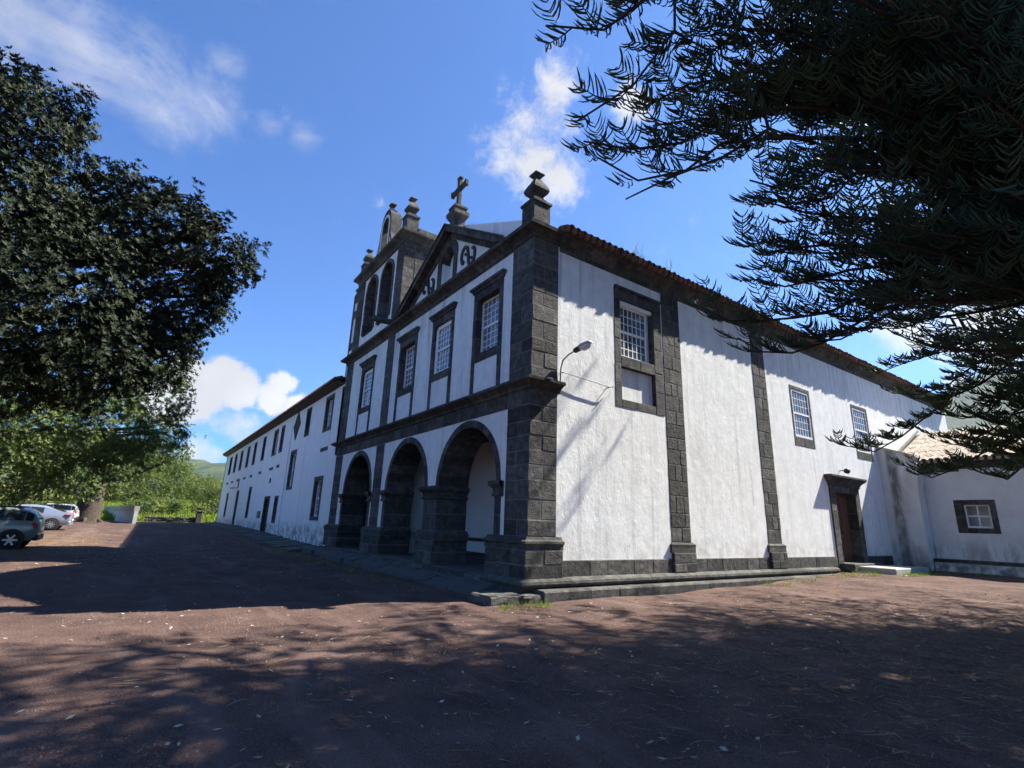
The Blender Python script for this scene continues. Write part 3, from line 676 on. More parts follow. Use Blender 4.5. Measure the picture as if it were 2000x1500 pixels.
for c, r in BA:
    arch_ring('bell_arch', 'voussoir', CH, FR, c, bs, r-.10, r+.07, .0, .9, 11)
    for a, b in ((c-r-.07, c-r+.10), (c+r-.10, c+r+.07)): stone_field('bell_jamb', 'stone_block', CH, FR, a, b, 10.14, bs, .0, .9, .45, .4)
    mb = MB(); mb.box(.02, .9, c-r+.1, c+r-.1, 10.05, 10.14); mb.obj('bell_sill', BASALT, CH)
# right tower pilaster turns onto its south side
mb = MB(); mb.box(.016, .9, 9.216, 10.0, 9.4, 13.2); co = mb.obj('pilaster', MORTAR, CH)
vs = courses(9.40, 13.05, .42)
for i in range(len(vs)-1):
    stone('stone_block', co, FR, 9.2, 10.03, vs[i], vs[i+1], .0, .5); a = .5+.45*random.uniform(.6, 1.3)
    stone('stone_block', co, SI, .5, a, vs[i], vs[i+1], 9.2, 9.6); stone('stone_block', co, SI, a, 1.35, vs[i], vs[i+1], 9.2, 9.6)
mb = MB(); mb.box(1.2, 3.2, 9.24, 9.5, 9.3, 13.1); mb.obj('wall', PLASTER, CH)
stone_field('pilaster', 'stone_block', CH, FR, 14.20, 15.08, 9.40, 13.05, .0, .5, .42, .5)
TC = [(.0, 13.02), (.03, 13.05), (.04, 13.18), (.12, 13.26), (.22, 13.32), (.25, 13.36), (.26, 13.46), (.2, 13.50), (.0, 13.53)]
moulding('cornice', 'cornice_stone', CH, [(3.2, 9.2), (0, 9.2), (0, 15.1), (.6, 15.1)], TC, .85, side=-1)
mb = MB(); mb.box(-.1, 3.2, 9.1, 15.2, 13.44, 13.512); mb.cbox(.55, 3.2, 9.18, 9.42, 13.5, 13.78, .02); mb.obj('tower_roof', BASALT, CH)
# bellcote on top of the tower
c = 12.15
out = [(c-1.05, 13.5), (c+1.05, 13.5), (c+.98, 14.0), (c+.72, 14.45), (c+.66, 15.1)]+[(c+.66*math.cos(t), 15.1+.80*math.sin(t)) for t in np.linspace(.2, math.pi-.2, 9)]+[(c-.66, 15.1), (c-.72, 14.45), (c-.98, 14.0)]
op = [(c-.36, 13.75), (c+.36, 13.75), (c+.36, 15.05)]+[(c+.36*math.cos(t), 15.05+.40*math.sin(t)) for t in np.linspace(.3, math.pi-.3, 7)]+[(c-.36, 15.05)]
mb = MB(); mb.plate(out, [op], FR, .06, .60); bc = mb.obj('bellcote', BASALT, CH, recalc=True)
o2 = [(u*1.0+0, v) for u, v in [(c-.54, 13.55), (c+.54, 13.55), (c+.54, 15.05)]]+[(c+.54*math.cos(t), 15.05+.58*math.sin(t)) for t in np.linspace(.25, math.pi-.25, 9)]+[(c-.54, 15.05)]
i2 = [(c-.42, 13.55+.001), (c+.42, 13.551), (c+.42, 15.05)]+[(c+.42*math.cos(t), 15.05+.46*math.sin(t)) for t in np.linspace(.25, math.pi-.25, 9)]+[(c-.42, 15.05)]
i2 = [(u, max(v, 13.6)) for u, v in i2]
mb = MB(); mb.plate(o2, [i2], FR, .045, .1); mb.obj('white_band', PLASTER, bc, recalc=True)
mb = MB()
for s_ in (-1, 1): mb.plate([(c+s_*.70, 13.58), (c+s_*.90, 13.58), (c+s_*.86, 13.95), (c+s_*.70, 14.25)], [], FR, .045, .1)
mb.obj('white_band', PLASTER, bc, recalc=True)
f = MB(); f.lathe([(.2, 15.8), (.2, 15.95), (.09, 16.0), (.07, 16.12), (.16, 16.26), (.14, 16.30), (.02, 16.42)], c=(.3, c, 0), square=True); f.obj('finial', BASALT, bc)
mb = MB(); mb.tube([(.3, c-.4, 15.1), (.3, c+.4, 15.1)], .04, 6); mb.obj('bell_beam', DARK_WOOD, bc)
# narrow pier at the tower's far side, with white panels
stone_field('side_pier', 'stone_block', CH, FR, 15.12, 16.16, 8.1, 13.0, .12, 1.5, .45, .7)
for z0, z1, a, b in ((11.98, 12.36, 15.22, 15.74), (10.30, 11.52, 15.20, 15.70), (9.64, 9.90, 15.2, 15.86), (8.55, 9.18, 15.25, 15.95)):
    mb = MB(); fbox(mb, FR, a, b, z0, z1, .10, .3); mb.obj('white_panel', PLASTER, CH)
mb = MB(); mb.plate([(15.12, 13.0), (16.0, 13.0), (15.85, 13.2), (15.6, 13.25), (15.4, 13.5), (15.12, 13.6)], [], FR, .15, .6); mb.obj('volute', BASALT, CH, recalc=True)
mb = MB(); mb.box(.12, 1.5, 15.5, 16.2, 4.6, 8.1); mb.obj('wall', PLASTER, CH)
mb = MB(); mb.tube([(.3, 15.5, 13.35), (.3, 16.5, 13.42)], .07, 8); mb.obj('waterspout', BASALT, CH)
# cannon shaped waterspout above the main cornice
mb = MB(); mb.tube([(.2, 9.75, 9.62), (-.35, 9.95, 9.66), (-.75, 10.05, 9.72)], [.14, .11, .13], 10); mb.obj('waterspout', BASALT, CH)
# bells hang in the belfry: things of their own
for i, (c, r) in enumerate(BA):
    be = thing('bell', ('bronze bell hanging in the belfry arch nearer the pediment', 'bronze bell hanging in the belfry arch nearer the long wing')[i], 'bell', (.55, c, 10.95), 'bells in the tower')
    b = MB(); b.lathe([(.34, 0), (.32, .04), (.26, .16), (.21, .34), (.19, .50), (.13, .58), (.0, .60)], 20, (.55, c, 10.95)); bo = b.obj('bell_body', BRONZE, be, smooth=True)
    b = MB(); b.cbox(.45, .65, c-.62, c+.62, 11.60, 11.82, .02); b.obj('headstock', DARK_WOOD, be)
    b = MB(); b.lathe([(.09, 0), (.13, .12), (.10, .30), (.03, .34)], 10, (.30, c-.45, 11.82)); b.obj('insulator', LAMP_GLASS, be)
# the upper stage measures 6 % taller than drawn above
for me in set(bpy.data.meshes)-_before:
    for v in me.vertices:
        if v.co.z > 9.6: v.co.z = 9.6+(v.co.z-9.6)*1.064
# ------------------------------------------------------------------ ground
def gz(x, y):
    z = .50*ss(8, 45, y) + .30*ss(3, 17, x)*ss(3, -1, y) - .06*ss(-2, -5, x)*ss(9, 2, y)*ss(-6, -1, y)
    if y > 62: z += (min(y, 260)-62)*.05*ss(-60, 30, y-62)
    return z
def axis(lo, hi, n, c, fine):
    t = np.linspace(-1, 1, n); k = 5.2
    s_ = np.sinh(k*t)/math.sinh(k); a = np.where(s_ < 0, c+s_*(c-lo), c+s_*(hi-c)); return a
gx = np.unique(np.concatenate([np.linspace(-26, 26, 150), -26-np.geomspace(1, 2600, 26), 26+np.geomspace(1, 2600, 26)]))
gy = np.unique(np.concatenate([np.linspace(-16, 66, 190), -16-np.geomspace(1, 2600, 22), 66+np.geomspace(1, 2600, 26)]))
X, Y = np.meshgrid(gx, gy, indexing='ij')
Z = np.vectorize(gz)(X, Y)
near = np.exp(-((X/30)**2+((Y-10)/45)**2))
Z = Z + near*(.018*np.sin(1.3*X+.7*Y)+.014*np.sin(2.9*Y-1.7*X+1)+.010*np.sin(4.1*X+3.3*Y)+RNG.normal(0, .006, X.shape))
n1, n2 = X.shape; idx = np.arange(n1*n2).reshape(n1, n2)
Fq = np.stack([idx[:-1, :-1], idx[1:, :-1], idx[1:, 1:], idx[:-1, 1:]], -1).reshape(-1, 4)
tag(obj('ground', mesh_np('ground', np.stack([X, Y, Z], -1).reshape(-1, 3), Fq, GROUND, True)), kind='structure')
# hills: a ring of high ground whose skyline follows the photograph's two glimpses of it
def ridge(az):   # elevation angle of the skyline in degrees by azimuth
    a = (az-14+180) % 360-180; b = (az-84+180) % 360-180
    return 3.0+9.3*math.exp(-(a/34)**2)+2.6*math.exp(-(b/22)**2)+.5*math.sin(az*.21)+.3*math.sin(az*.63+1)
V = []; na, nr = 360, 26
for i in range(na):
    az = i; e = ridge(az)
    for k in range(nr+1):
        t = k/nr; r = 420+2000*t; h = math.tan(math.radians(e))*r*(t**1.5)*1.0 if t < 1 else math.tan(math.radians(e))*2420
        h += (6+30*t)*(.5*math.sin(az*.30+k*.9)+.4*math.sin(az*.83-k*.5))*t + RNG.normal(0, 5*t) if k else -6
        V.append((math.cos(math.radians(az))*r, math.sin(math.radians(az))*r, h))
Fs = [(i*(nr+1)+k, i*(nr+1)+k+1, ((i+1) % na)*(nr+1)+k+1, ((i+1) % na)*(nr+1)+k) for i in range(na) for k in range(nr)]
tag(obj('hills', mesh_np('hills', V, Fs, HILL, True)), kind='structure')
# stone paving strip in front of the porch and pavement along the wing
pv = MB(); N_ = 30
for k in range(N_): 
    y0 = 1.2+16*k/N_
pm = MB(); pm.box(-.6, -.12, .7, 16.2, -.3, .02); pvo = tag(pm.obj('pavement', PAVE), kind='structure')
random.seed(5)
def pslab(x0, x1, y0, y1, z0, z1, par):
    """a slab whose outer edge is lower: z0 at x0, z1 at x1"""
    g = .008; j = random.uniform(-.012, .012); 
    V = [(x0+g, y0+g, z0-.2), (x1-g, y0+g, z1-.2), (x1-g, y1-g, z1-.2), (x0+g, y1-g, z0-.2), (x0+g, y0+g, z0+j), (x1-g, y0+g, z1+j), (x1-g, y1-g, z1+j), (x0+g, y1-g, z0+j)]
    m_ = MB(); m_.add(V, [(0, 3, 2, 1), (4, 5, 6, 7), (0, 1, 5, 4), (1, 2, 6, 5), (2, 3, 7, 6), (3, 0, 4, 7)]); m_.obj('paving_stone', PAVE, par)
y = .8
while y < 16.0:
    l_ = random.uniform(.8, 1.5); e = -.74-.16*random.random()
    pslab(e, -.46, y, y+l_, .05+.012*y, .19+.006*y, pvo); pslab(-.46, -.20, y, y+l_*.97, .21+.006*y, .26+.004*y, pvo); y += l_
wm = MB()
wp = tag(pm.__class__().box(-1.1, .12, 16.2, 61, -.2, .1).obj('pavement', PAVE), kind='structure')
y = 16.2
while y < 60.5:
    l_ = random.uniform(1.4, 2.4); pslab(-1.45, -.66, y, y+l_, gz(-1, y)+.08, gz(-1, y)+.14, wp); pslab(-.66, .13, y, y+l_, gz(-1, y)+.14, gz(-1, y)+.20, wp); y += l_
# rough kerb block at the corner of the porch paving
kb = MB(); kb.cbox(-1.22, -.42, -.42, .46, -.2, .18, .05); kb.cbox(-.40, .10, -.46, .10, -.2, .15, .04)
bm = bmesh.new(); bm.from_mesh(kb.me('t', PAVE)); bmesh.ops.subdivide_edges(bm, edges=bm.edges[:], cuts=2, use_grid_fill=True)
for v in bm.verts: v.co += Vector((random.uniform(-.02, .02), random.uniform(-.02, .02), random.uniform(-.015, .015)))
me = bpy.data.meshes.new('kerb_block'); bm.to_mesh(me); bm.free(); me.materials.append(BASALT)
tag(obj('kerb_block', me), 'worn dark stone kerb block at the foot of the church corner', 'kerb stone')
# concrete landing before the side door
ls = MB(); ls.cbox(15.3, 18.55, -1.75, -.50, .02, .50, .03); ls.cbox(15.32, 16.9, -2.05, -1.77, .02, .30, .03)
tag(ls.obj('door_landing', CEMENT), 'pale concrete landing slab before the brown side door', 'landing')

# ------------------------------------------------------------------ long wing
WG = thing('convent_wing', 'long white two-storey convent wing with rows of dark framed windows', 'building', (0.12, 16.2, 0))
WX = .12
def FW(u, v, d): return (WX+d, u, v)
UP = [(17.45, 19.0, 6.06, 8.05, 1), (22.0, 23.1, 6.30, 8.05, 0), (29.0, 30.1, 5.95, 7.90, 1), (31.1, 32.6, 5.92, 7.90, 1), (35.7, 36.9, 5.90, 7.88, 1), (39.8, 41.1, 5.85, 7.85, 1),
      (43.3, 44.7, 5.85, 7.85, 1), (47.3, 48.8, 5.85, 7.82, 1), (51.1, 52.7, 5.85, 7.82, 1), (54.8, 56.6, 5.85, 7.82, 1)]
LO = [(24.35, 25.95, 3.22, 5.72, 0), (17.65, 19.3, 1.45, 3.70, 0), (27.8, 28.95, 1.15, 2.93, 0), (38.9, 40.1, 1.35, 3.95, 0), (52.9, 54.2, 1.33, 3.83, 0), (46.8, 47.4, 4.1, 5.0, 0)]
DR = [(30.6, 32.5, .45, 2.97), (45.7, 47.0, .55, 3.85)]
hs = [rect(a+.08, b-.08, v0+.08, v1-.08) for a, b, v0, v1, _ in UP+LO]+[rect(a+.06, b-.06, v0, v1-.08) for a, b, v0, v1 in DR]
mb = MB(); mb.plate(rect(15.5, 60, -.3, 8.3), hs, FW, 0, .55); mb.obj('wall', PLASTER_W, WG, recalc=True)
mb = MB(); mb.box(WX, 9, 59.5, 60.0, -.3, 8.3); mb.box(8.5, 9, 15.5, 59.5, -.3, 8.3); mb.box(1.5, 9, 15.5, 16.1, 0, 8.3); mb.obj('wall', PLASTER_W, WG)
mb = MB(); mb.box(.75, .8, 16, 59.5, 0, 8.2); mb.obj('inner_lining', DARK_WOOD, WG)
for i, (a, b, v0, v1, ap) in enumerate(UP+LO):
    w_ = .2 if b-a > .8 else .08; fr = MB()
    fr.plate(rect(a, b, v0, v1), [rect(a+w_, b-w_, v0+(.2 if w_ > .1 else .06), v1-w_)], FW, -.02, .34); s_ = fr.obj('window_surround', BASALT, WG, recalc=True)
    nearw = i in (0, 1, 10, 11)
    d_ = .16 if i in (0, 3, 10, 11) else .22
    sash_window(WG, FW, a+w_, b-w_, v0+(.2 if w_ > .1 else .06), v1-w_, d_, 4 if b-a > 1.3 else 3, 6, nearw, PANE_C, .06)
    if ap:
        mb = MB(); fbox(mb, FW, a+.1, b-.1, v0-1.06, v0-.86, -.02, .1); mb.obj('apron_stone', BASALT, WG)
        mb = MB(); fbox(mb, FW, a+.12, b-.12, v0-.86, v0, -.012, .05); mb.obj('apron_panel', PLASTER_W, WG)
for a, b, v0, v1 in DR:
    fr = MB(); fr.plate([(a, v0-.4), (a+.22, v0-.4), (a+.22, v1-.22), (b-.22, v1-.22), (b-.22, v0-.4), (b, v0-.4), (b, v1), (a, v1)], [], FW, -.03, .35); fr.obj('door_surround', BASALT, WG, recalc=True)
    d_ = MB(); fbox(d_, FW, a+.22, (a+b)/2-.006, v0-.3, v1-.22, .18, .24, .008); fbox(d_, FW, (a+b)/2+.006, b-.22, v0-.3, v1-.22, .18, .24, .008); dd = d_.obj('door', DARK_WOOD, WG)
mb = MB(); mb.plate([(25.3, 8.28), (26.18, 7.3), (25.3, 6.36), (24.44, 7.36)], [], FW, -.04, .02); mb.obj('diamond_panel', BASALT, WG, recalc=True)
mb = MB(); fbox(mb, FW, 33.4, 34.3, 1.42, 1.92, -.10, .02, .01); mb.obj('meter_box', M('meter_green', [(.06, .10, .09)], rough=.5), WG)
mb = MB(); fbox(mb, FW, 31.3, 31.42, 3.9, 4.25, -.08, .02, .01); mb.obj('junction_box', IRON, WG)
mb = MB(); mb.tube([(WX, 26.55, 8.2), (WX-.05, 26.55, 5.0), (WX-.05, 26.4, .5)], .035, 6); mb.obj('drainpipe', WHITE_PAINT, WG)
ev = MB(); ev.plate([(-.36, 8.34), (.55, 8.30), (.55, 8.20), (.12, 8.22)], [], lambda u, v, d: (u, d, v), 15.9, 60.3); ev.obj('eaves', DARK_WOOD, WG, recalc=True)
wr = corrugated('roof', lambda u, s, h: (-.30+s*ca-h*sa, 15.95+u, 8.40+s*sa+h*ca), 44.3, 5.2, .24, TILE, WG, .055)
mb = MB(); mb.plate([(-.34, 8.36), (4.6, 10.5), (9.4, 8.4), (9.4, 8.3), (4.6, 10.42), (-.30, 8.31)], [], lambda u, v, d: (u, d, v), 16.0, 60.2); mb.obj('roof_deck', DARK_WOOD, wr, recalc=True)
V = []; Fs = []
for i in range(184):
    yy = 16.05+.24*i; b0 = len(V)
    for x, zz, r in ((-.44, 8.40+random.uniform(-.01, .01), .112), (-.0, 8.58, .10)):
        for q in range(6): th = math.pi*q/5; V.append((x, yy+r*math.cos(th), zz+r*math.sin(th)))
    Fs += [(b0+q, b0+q+1, b0+7+q, b0+6+q) for q in range(5)]+[tuple(b0+q for q in range(6))]
tag(obj('eaves_tiles', mesh('eaves_tiles', V, Fs, TILE), wr), kind='stuff')
# lamp over the far door of the wing
wl = thing('door_lamp', 'small white lamp on an arm above a far door of the wing', 'lamp', (WX-.1, 47.6, 4.0))
mb = MB(); mb.tube([(WX+.02, 47.6, 4.1), (WX-.3, 47.6, 4.18)], .03, 6); mb.obj('arm', IRON, wl)
mb = MB(); mb.lathe([(.05, .12), (.22, .08), (.30, 0), (.26, -.06), (.05, -.10)], 12, (WX-.42, 47.6, 4.12)); mb.obj('lamp_shade', WHITE_PAINT, wl, smooth=True)

# ------------------------------------------------------------------ annex on the right
AN = thing('side_annex', 'low white annex with tiled roof, stained buttress and small dark framed window', 'building', (21, -2, .3))
AX = 21.0
def FA(u, v, d): return (AX+d, u, v)
mb = MB(); mb.plate(rect(-11, .0, -.2, 4.5), [rect(-3.48, -2.36, 1.98, 3.10)], FA, 0, .5); mb.obj('wall', PLASTER_A, AN, recalc=True)
mb = MB(); mb.box(21.5, 30, -11, -10.6, -.2, 4.5); mb.box(29.5, 30, -10.6, 0, -.2, 4.5); mb.box(21.6, 21.65, -10, 0, .2, 4.4); mb.obj('wall', PLASTER_A, AN)
bt = MB(); bt.plate([(.05, -.2), (.05, 5.62), (-1.36, 5.06), (-1.40, 4.3), (-1.33, 3.6), (-1.30, -.2)], [], lambda u, v, d: (d, u, v), 20.2, 20.95); bto = bt.obj('buttress', PLASTER_A, AN, recalc=True)
cp = MB(); cp.plate([(.05, 5.622), (.05, 5.70), (-1.42, 5.13), (-1.42, 5.05)], [], lambda u, v, d: (d, u, v), 20.12, 21.02); cp.obj('coping', M('buttress_coping', [(.50, .42, .32), (.62, .55, .44)], 4, 5, .9), bto, recalc=True)
surround(AN, FA, -3.60, -2.24, 1.86, 3.22, -3.38, -2.55, 2.08, 3.02, -.02, .22)
sash_window(AN, FA, -3.38, -2.55, 2.08, 3.02, .12, 2, 2, True, M('pale_curtained_glass', [(.42, .43, .42), (.52, .53, .52)], 2, 2, .12, spec=.6), .06, sep=False, mun=.05)
bn = MB(); bn.box(20.62, 21, -11, -1.34, -.1, .66); bno = bn.obj('bench', PLASTER_A, AN)
for k in range(9): stone('bench_slab', bno, lambda u, v, d: (u, v, d), 20.58, 21.0, -1.32-1.05*(k+1), -1.32-1.05*k, .662, .80, .012, None, 0)
moulding('cornice', 'cornice_stone', AN, [(21, 0), (21, -11)], [(.0, 4.40), (.0, 4.62), (.06, 4.70), (.12, 4.74), (.12, 4.82), (.0, 4.86)], .95, side=1)
ar = math.atan(.42)
rf = MB(); rf.plate([(20.7, 4.84), (25.5, 6.86), (30.3, 4.84), (30.3, 4.78), (25.5, 6.80), (20.7, 4.78)], [], lambda u, v, d: (u, d, v), -11.2, 0); rfo = rf.obj('roof', DARK_WOOD, AN, recalc=True)
AT = TILE_ME.copy(); AT.materials.clear(); AT.materials.append(TILE_PALE)
for i in range(25):
    for k in range(11):
        s_ = .40*k; o = obj('roof_tile', AT, rfo, loc=(20.66+s_*math.cos(ar), -.55-.26*i+random.uniform(-.01, .01), 4.90+s_*math.sin(ar)+.012*(k % 2)))
        o.rotation_euler = (ar+.03, 0, -math.pi/2+random.uniform(-.03, .03))
V = []; Fs = []
chn = MB()
for i in range(27): chn.tube([(20.64, -.42-.26*i, 4.86), (25.4, -.42-.26*i, 6.86)], .09, 6)
tag(chn.obj('tile_channels', TILE_PALE, rfo), kind='stuff')
mb = MB(); mb.plate([(21.0, 4.95), (25.5, 6.98), (25.5, 7.14), (21.0, 5.11)], [], lambda u, v, d: (u, d, v), -.18, .04); mb.obj('roof_flashing', CEMENT, AN, recalc=True)

# ------------------------------------------------------------------ wall lamp and old rod at the church corner
LP = thing('wall_lamp', 'grey street lamp on a curved bracket at the church corner', 'lamp', (.93, 0, 5.2))
mb = MB(); P = [(.93, -.02, 5.05), (.93, -.04, 5.5), (.95, -.10, 5.72), (1.02, -.24, 5.86), (1.10, -.40, 5.94)]
mb.tube(P, .022, 8); mb.obj('bracket', LAMP_GREY, LP, smooth=True)
ax = Vector((.14, -.40, .13)).normalized(); base = Vector((1.08, -.38, 5.93))
rt = Vector((0, 0, 1)).cross(ax).normalized(); up = ax.cross(rt)
def oct_loft(mbx, secs):
    V = []; Fs = []; n = 10
    for t, w, h0, h1 in secs:
        for k in range(n):
            th = 2*math.pi*k/n; cy, cz = math.cos(th), math.sin(th)
            p = base+ax*t+rt*(w*cy)+up*(h1*cz if cz > 0 else h0*cz); V.append(tuple(p))
    for i in range(len(secs)-1):
        for k in range(n): k2 = (k+1) % n; Fs.append((i*n+k, i*n+k2, (i+1)*n+k2, (i+1)*n+k))
    Fs.append(tuple(range(n))[::-1]); Fs.append(tuple((len(secs)-1)*n+k for k in range(n))); mbx.add(V, Fs)
h = MB(); oct_loft(h, [(0, .05, .05, .05), (.04, .08, .07, .07), (.17, .085, .07, .08)]); h.obj('lamp_neck', IRON, LP)
h = MB(); oct_loft(h, [(.17, .10, .03, .09), (.25, .125, .03, .10), (.44, .12, .03, .085), (.52, .07, .02, .04)]); h.obj('lamp_housing', LAMP_GREY, LP, smooth=True)
h = MB(); oct_loft(h, [(.19, .09, .07, .0), (.27, .11, .13, .0), (.42, .10, .12, .0), (.50, .05, .05, .0)]); h.obj('lamp_glass', LAMP_GLASS, LP, smooth=True)
rd = MB(); rd.tube([(.95, .03, 5.42), (.98, -.10, 5.40), (1.9, -.12, 5.35), (2.62, -.12, 5.30), (2.78, -.12, 5.36)], .013, 6); rd.tube([(2.62, -.12, 5.30), (2.60, .05, 5.29)], .012, 6); rd.tube([(2.70, -.16, 5.30), (2.83, -.10, 5.40)], .014, 6); rd.tube([(.98, .04, 5.0), (1.08, -.08, 5.1)], .015, 6)
tag(rd.obj('iron_rod', IRON), 'thin rusty iron rod fixed along the white wall below the lamp', 'rod')
bd = thing('door_light', 'small dark spotlight above the brown side door hood', 'lamp', (16.1, -.1, 4.1))
mb = MB(); mb.tube([(16.1, .05, 4.18), (16.1, -.22, 4.18)], .02, 6); mb.obj('bracket', IRON, bd)
mb = MB(); mb.lathe([(.05, 0), (.10, .02), (.11, .16), (.06, .20)], 10, (16.05, -.26, 4.16), axis='x'); mb.obj('lamp_head', IRON, bd, smooth=True)

# ------------------------------------------------------------------ things at the end of the yard
bw = thing('boundary_wall', 'white rendered boundary wall with pale coping under the big tree', 'wall', (-7.4, 50.5, .45))
a, b = Vector((-7.35, 50.6, 0)), Vector((-10.7, 76, 0)); t = (b-a).normalized(); n_ = Vector((-t.y, t.x, 0))
def strip(m_, w0, w1, z0, z1):
    V = [a+n_*w0, b+n_*w0, b+n_*w1, a+n_*w1]; V = [(p.x, p.y, z0) for p in V]+[(p.x, p.y, z1) for p in V]
    m_.add(V, [(0, 3, 2, 1), (4, 5, 6, 7), (0, 1, 5, 4), (1, 2, 6, 5), (2, 3, 7, 6), (3, 0, 4, 7)])
mb = MB(); strip(mb, 0, .3, .1, 1.60); mb.obj('wall_body', M('boundary_render', [(.36, .36, .35), (.50, .50, .48)], 2, 7, .9, [(12, .4, .01)], stains=[dict(col=(.28, .28, .26), scale=4, lo=.5, hi=.7, amt=.6)]), bw, recalc=True)
mb = MB(); strip(mb, -.06, .36, 1.60, 2.08); mb.obj('coping', CEMENT, bw, recalc=True)
p = a+t*14.5-n_*.02; mb = MB(); mb.lathe([(.5, 0), (.5, .03)], 20, (0, 0, 0), axis='x'); o = obj('round_plate', mb.me('round_plate', WHITE_PAINT), bw, loc=(p.x, p.y, 1.2)); o.rotation_euler = (0, 0, math.atan2(-n_.y, -n_.x))
# low dry stone wall
dw = thing('dry_stone_wall', 'low dark dry stone wall beyond the yard', 'wall', (-4, 63, .5))
random.seed(9); dm = MB(); dm.box(-6.6, -1.7, 62.7, 63.05, .2, 1.05); dmo = dm.obj('wall_core', BASALT, dw)
for r_ in range(3):
    x = -6.7
    while x < -1.7:
        l_ = random.uniform(.3, .6); stone('field_stone', dmo, SI, x, x+l_, .42+.24*r_, .42+.24*(r_+1)+random.uniform(-.03, .05), 62.55+random.uniform(-.05, .05), 63.1, .06); x += l_
pp = MB(); pp.cbox(-1.75, -1.1, 62.4, 63.0, .2, 1.75, .08); pp.cbox(-1.8, -1.05, 62.35, 63.05, 1.75, 1.95, .06); tag(pp.obj('stone_gatepost', BASALT), 'brown stone gatepost ending the low dry wall', 'gatepost')
# ------------------------------------------------------------------ parked cars (nose away from the yard)
def paint(name, col):
    m = M(name, [col], rough=.32, spec=.5); b = m.node_tree.nodes['Principled BSDF']; b.inputs['Metallic'].default_value = .35; b.inputs['Coat Weight'].default_value = .7; b.inputs['Coat Roughness'].default_value = .08; return m
TYRE = M('tyre', [(.018, .018, .018)], rough=.9); RIM = M('alloy_rim', [(.5, .5, .51)], rough=.35, metallic=.8); RIM_D = M('dark_rim', [(.10, .10, .11)], rough=.4, metallic=.5)
CARGLASS = M('car_glass', [(.02, .024, .028)], rough=.04, spec=.7); REDL = M('tail_light', [(.42, .02, .03)], rough=.15, spec=.6); TRIM = M('black_trim', [(.02, .02, .022)], rough=.6); PLATE = M('number_plate', [(.72, .72, .68)], rough=.5); LIGHT = M('clear_lamp', [(.6, .62, .64)], rough=.1, spec=.7)
def make_car(label, loc, paintm, kind, group):
    """local x runs from the tail (0) to the nose"""
    root = thing('parked_car', label, 'car', loc, group)
    if kind == 'hatch':   # x, bottom, shoulder, belt, roof, half width
        S = [(0.0, .42, .62, .88, .92, .70), (.06, .36, .66, .95, 1.04, .80), (.22, .30, .70, 1.00, 1.34, .86), (.45, .26, .72, 1.00, 1.47, .875), (.9, .22, .72, .99, 1.53, .88), (1.6, .20, .72, .98, 1.55, .88), (2.3, .20, .72, .97, 1.50, .88), (2.75, .20, .72, .98, 1.30, .88), (3.1, .22, .72, .98, 1.04, .87), (3.6, .26, .70, .90, .95, .84), (3.9, .34, .62, .76, .80, .74), (4.0, .42, .56, .66, .68, .58)]; wx = (.72, 3.22); R = .325
    else:
        S = [(0.0, .44, .64, .88, .93, .70), (.06, .36, .70, .95, 1.00, .80), (.35, .28, .74, .99, 1.05, .87), (.8, .24, .74, .97, 1.20, .89), (1.3, .20, .72, .95, 1.38, .90), (1.9, .19, .70, .94, 1.43, .90), (2.5, .19, .70, .92, 1.41, .90), (3.0, .19, .70, .92, 1.22, .89), (3.4, .20, .70, .92, .98, .88), (4.0, .24, .68, .84, .90, .85), (4.3, .32, .60, .72, .76, .76), (4.42, .42, .54, .62, .64, .60)]; wx = (.85, 3.50); R = .33
    def sec(s_):
        x, zb, zs, zt, zr, w = s_; cab = zr-zt; wr = w*(.97-.34*min(1, cab/.55)*.6)
        h = [(0, zb), (w*.86, zb), (w*.97, zb+.10), (w, zs), (w*.985, (zs+zt)/2), (w*.955, zt), (wr+(w*.955-wr)*.12, zt+cab*.85), (wr*.80, zr), (0, zr+.015)]
        return [(x, y, z) for y, z in h]+[(x, -y, z) for y, z in h[-2:0:-1]]
    V = []; Fs = []; secs = [sec(s_) for s_ in S]; n = len(secs[0])
    for q in secs: V += q
    for i in range(len(secs)-1):
        for k in range(n): k2 = (k+1) % n; Fs.append((i*n+k, i*n+k2, (i+1)*n+k2, (i+1)*n+k))
    Fs.append(tuple(range(n))); Fs.append(tuple((len(secs)-1)*n+k for k in range(n))[::-1])
    R0_ = Vector(loc)
    def put(name, mbx, mat, par=None, smooth=False):
        me = mbx.me(name, mat, smooth, True)
        for v in me.vertices: v.co = Vector((-v.co.x, -v.co.y, v.co.z))
        o = bpy.data.objects.new(name, me); o.location = loc; return link(o, par or root) if par is None else sub(o, par)
    def sub(o, par):
        COL.objects.link(o); o.parent = par; o.location = (0, 0, 0); WL[o.name] = WL[par.name]; return o
    b = MB(); b.add(V, Fs); body = put('body', b, paintm, smooth=True)
    md = body.modifiers.new('edge', 'EDGE_SPLIT'); md.split_angle = math.radians(42)
    # glazing: belt to roof faces, set a little proud
    for sgn in (1, -1):
        ca_ = [i for i, s_ in enumerate(S) if s_[4]-s_[3] > .25]
        g = MB()
        for i in range(ca_[0], ca_[-1]):
            A, B = secs[i], secs[i+1]
            def L3(a_, t): p0, p1 = a_[5], a_[6]; return (p0[0]+(p1[0]-p0[0])*t, sgn*(p0[1]+(p1[1]-p0[1])*t+.008), p0[2]+(p1[2]-p0[2])*t)
            gap = .035
            P0, P1, P2, P3 = L3(A, .08), L3(B, .08), L3(B, .9), L3(A, .9)
            P0 = (P0[0]+gap*(i % 2), *P0[1:]); P3 = (P3[0]+gap*(i % 2), *P3[1:])
            g.add([P0, P1, P2, P3], [(0, 1, 2, 3)])
        put('side_window', g, CARGLASS, body)
    i0 = [i for i, s_ in enumerate(S) if s_[4]-s_[3] > .12][0]
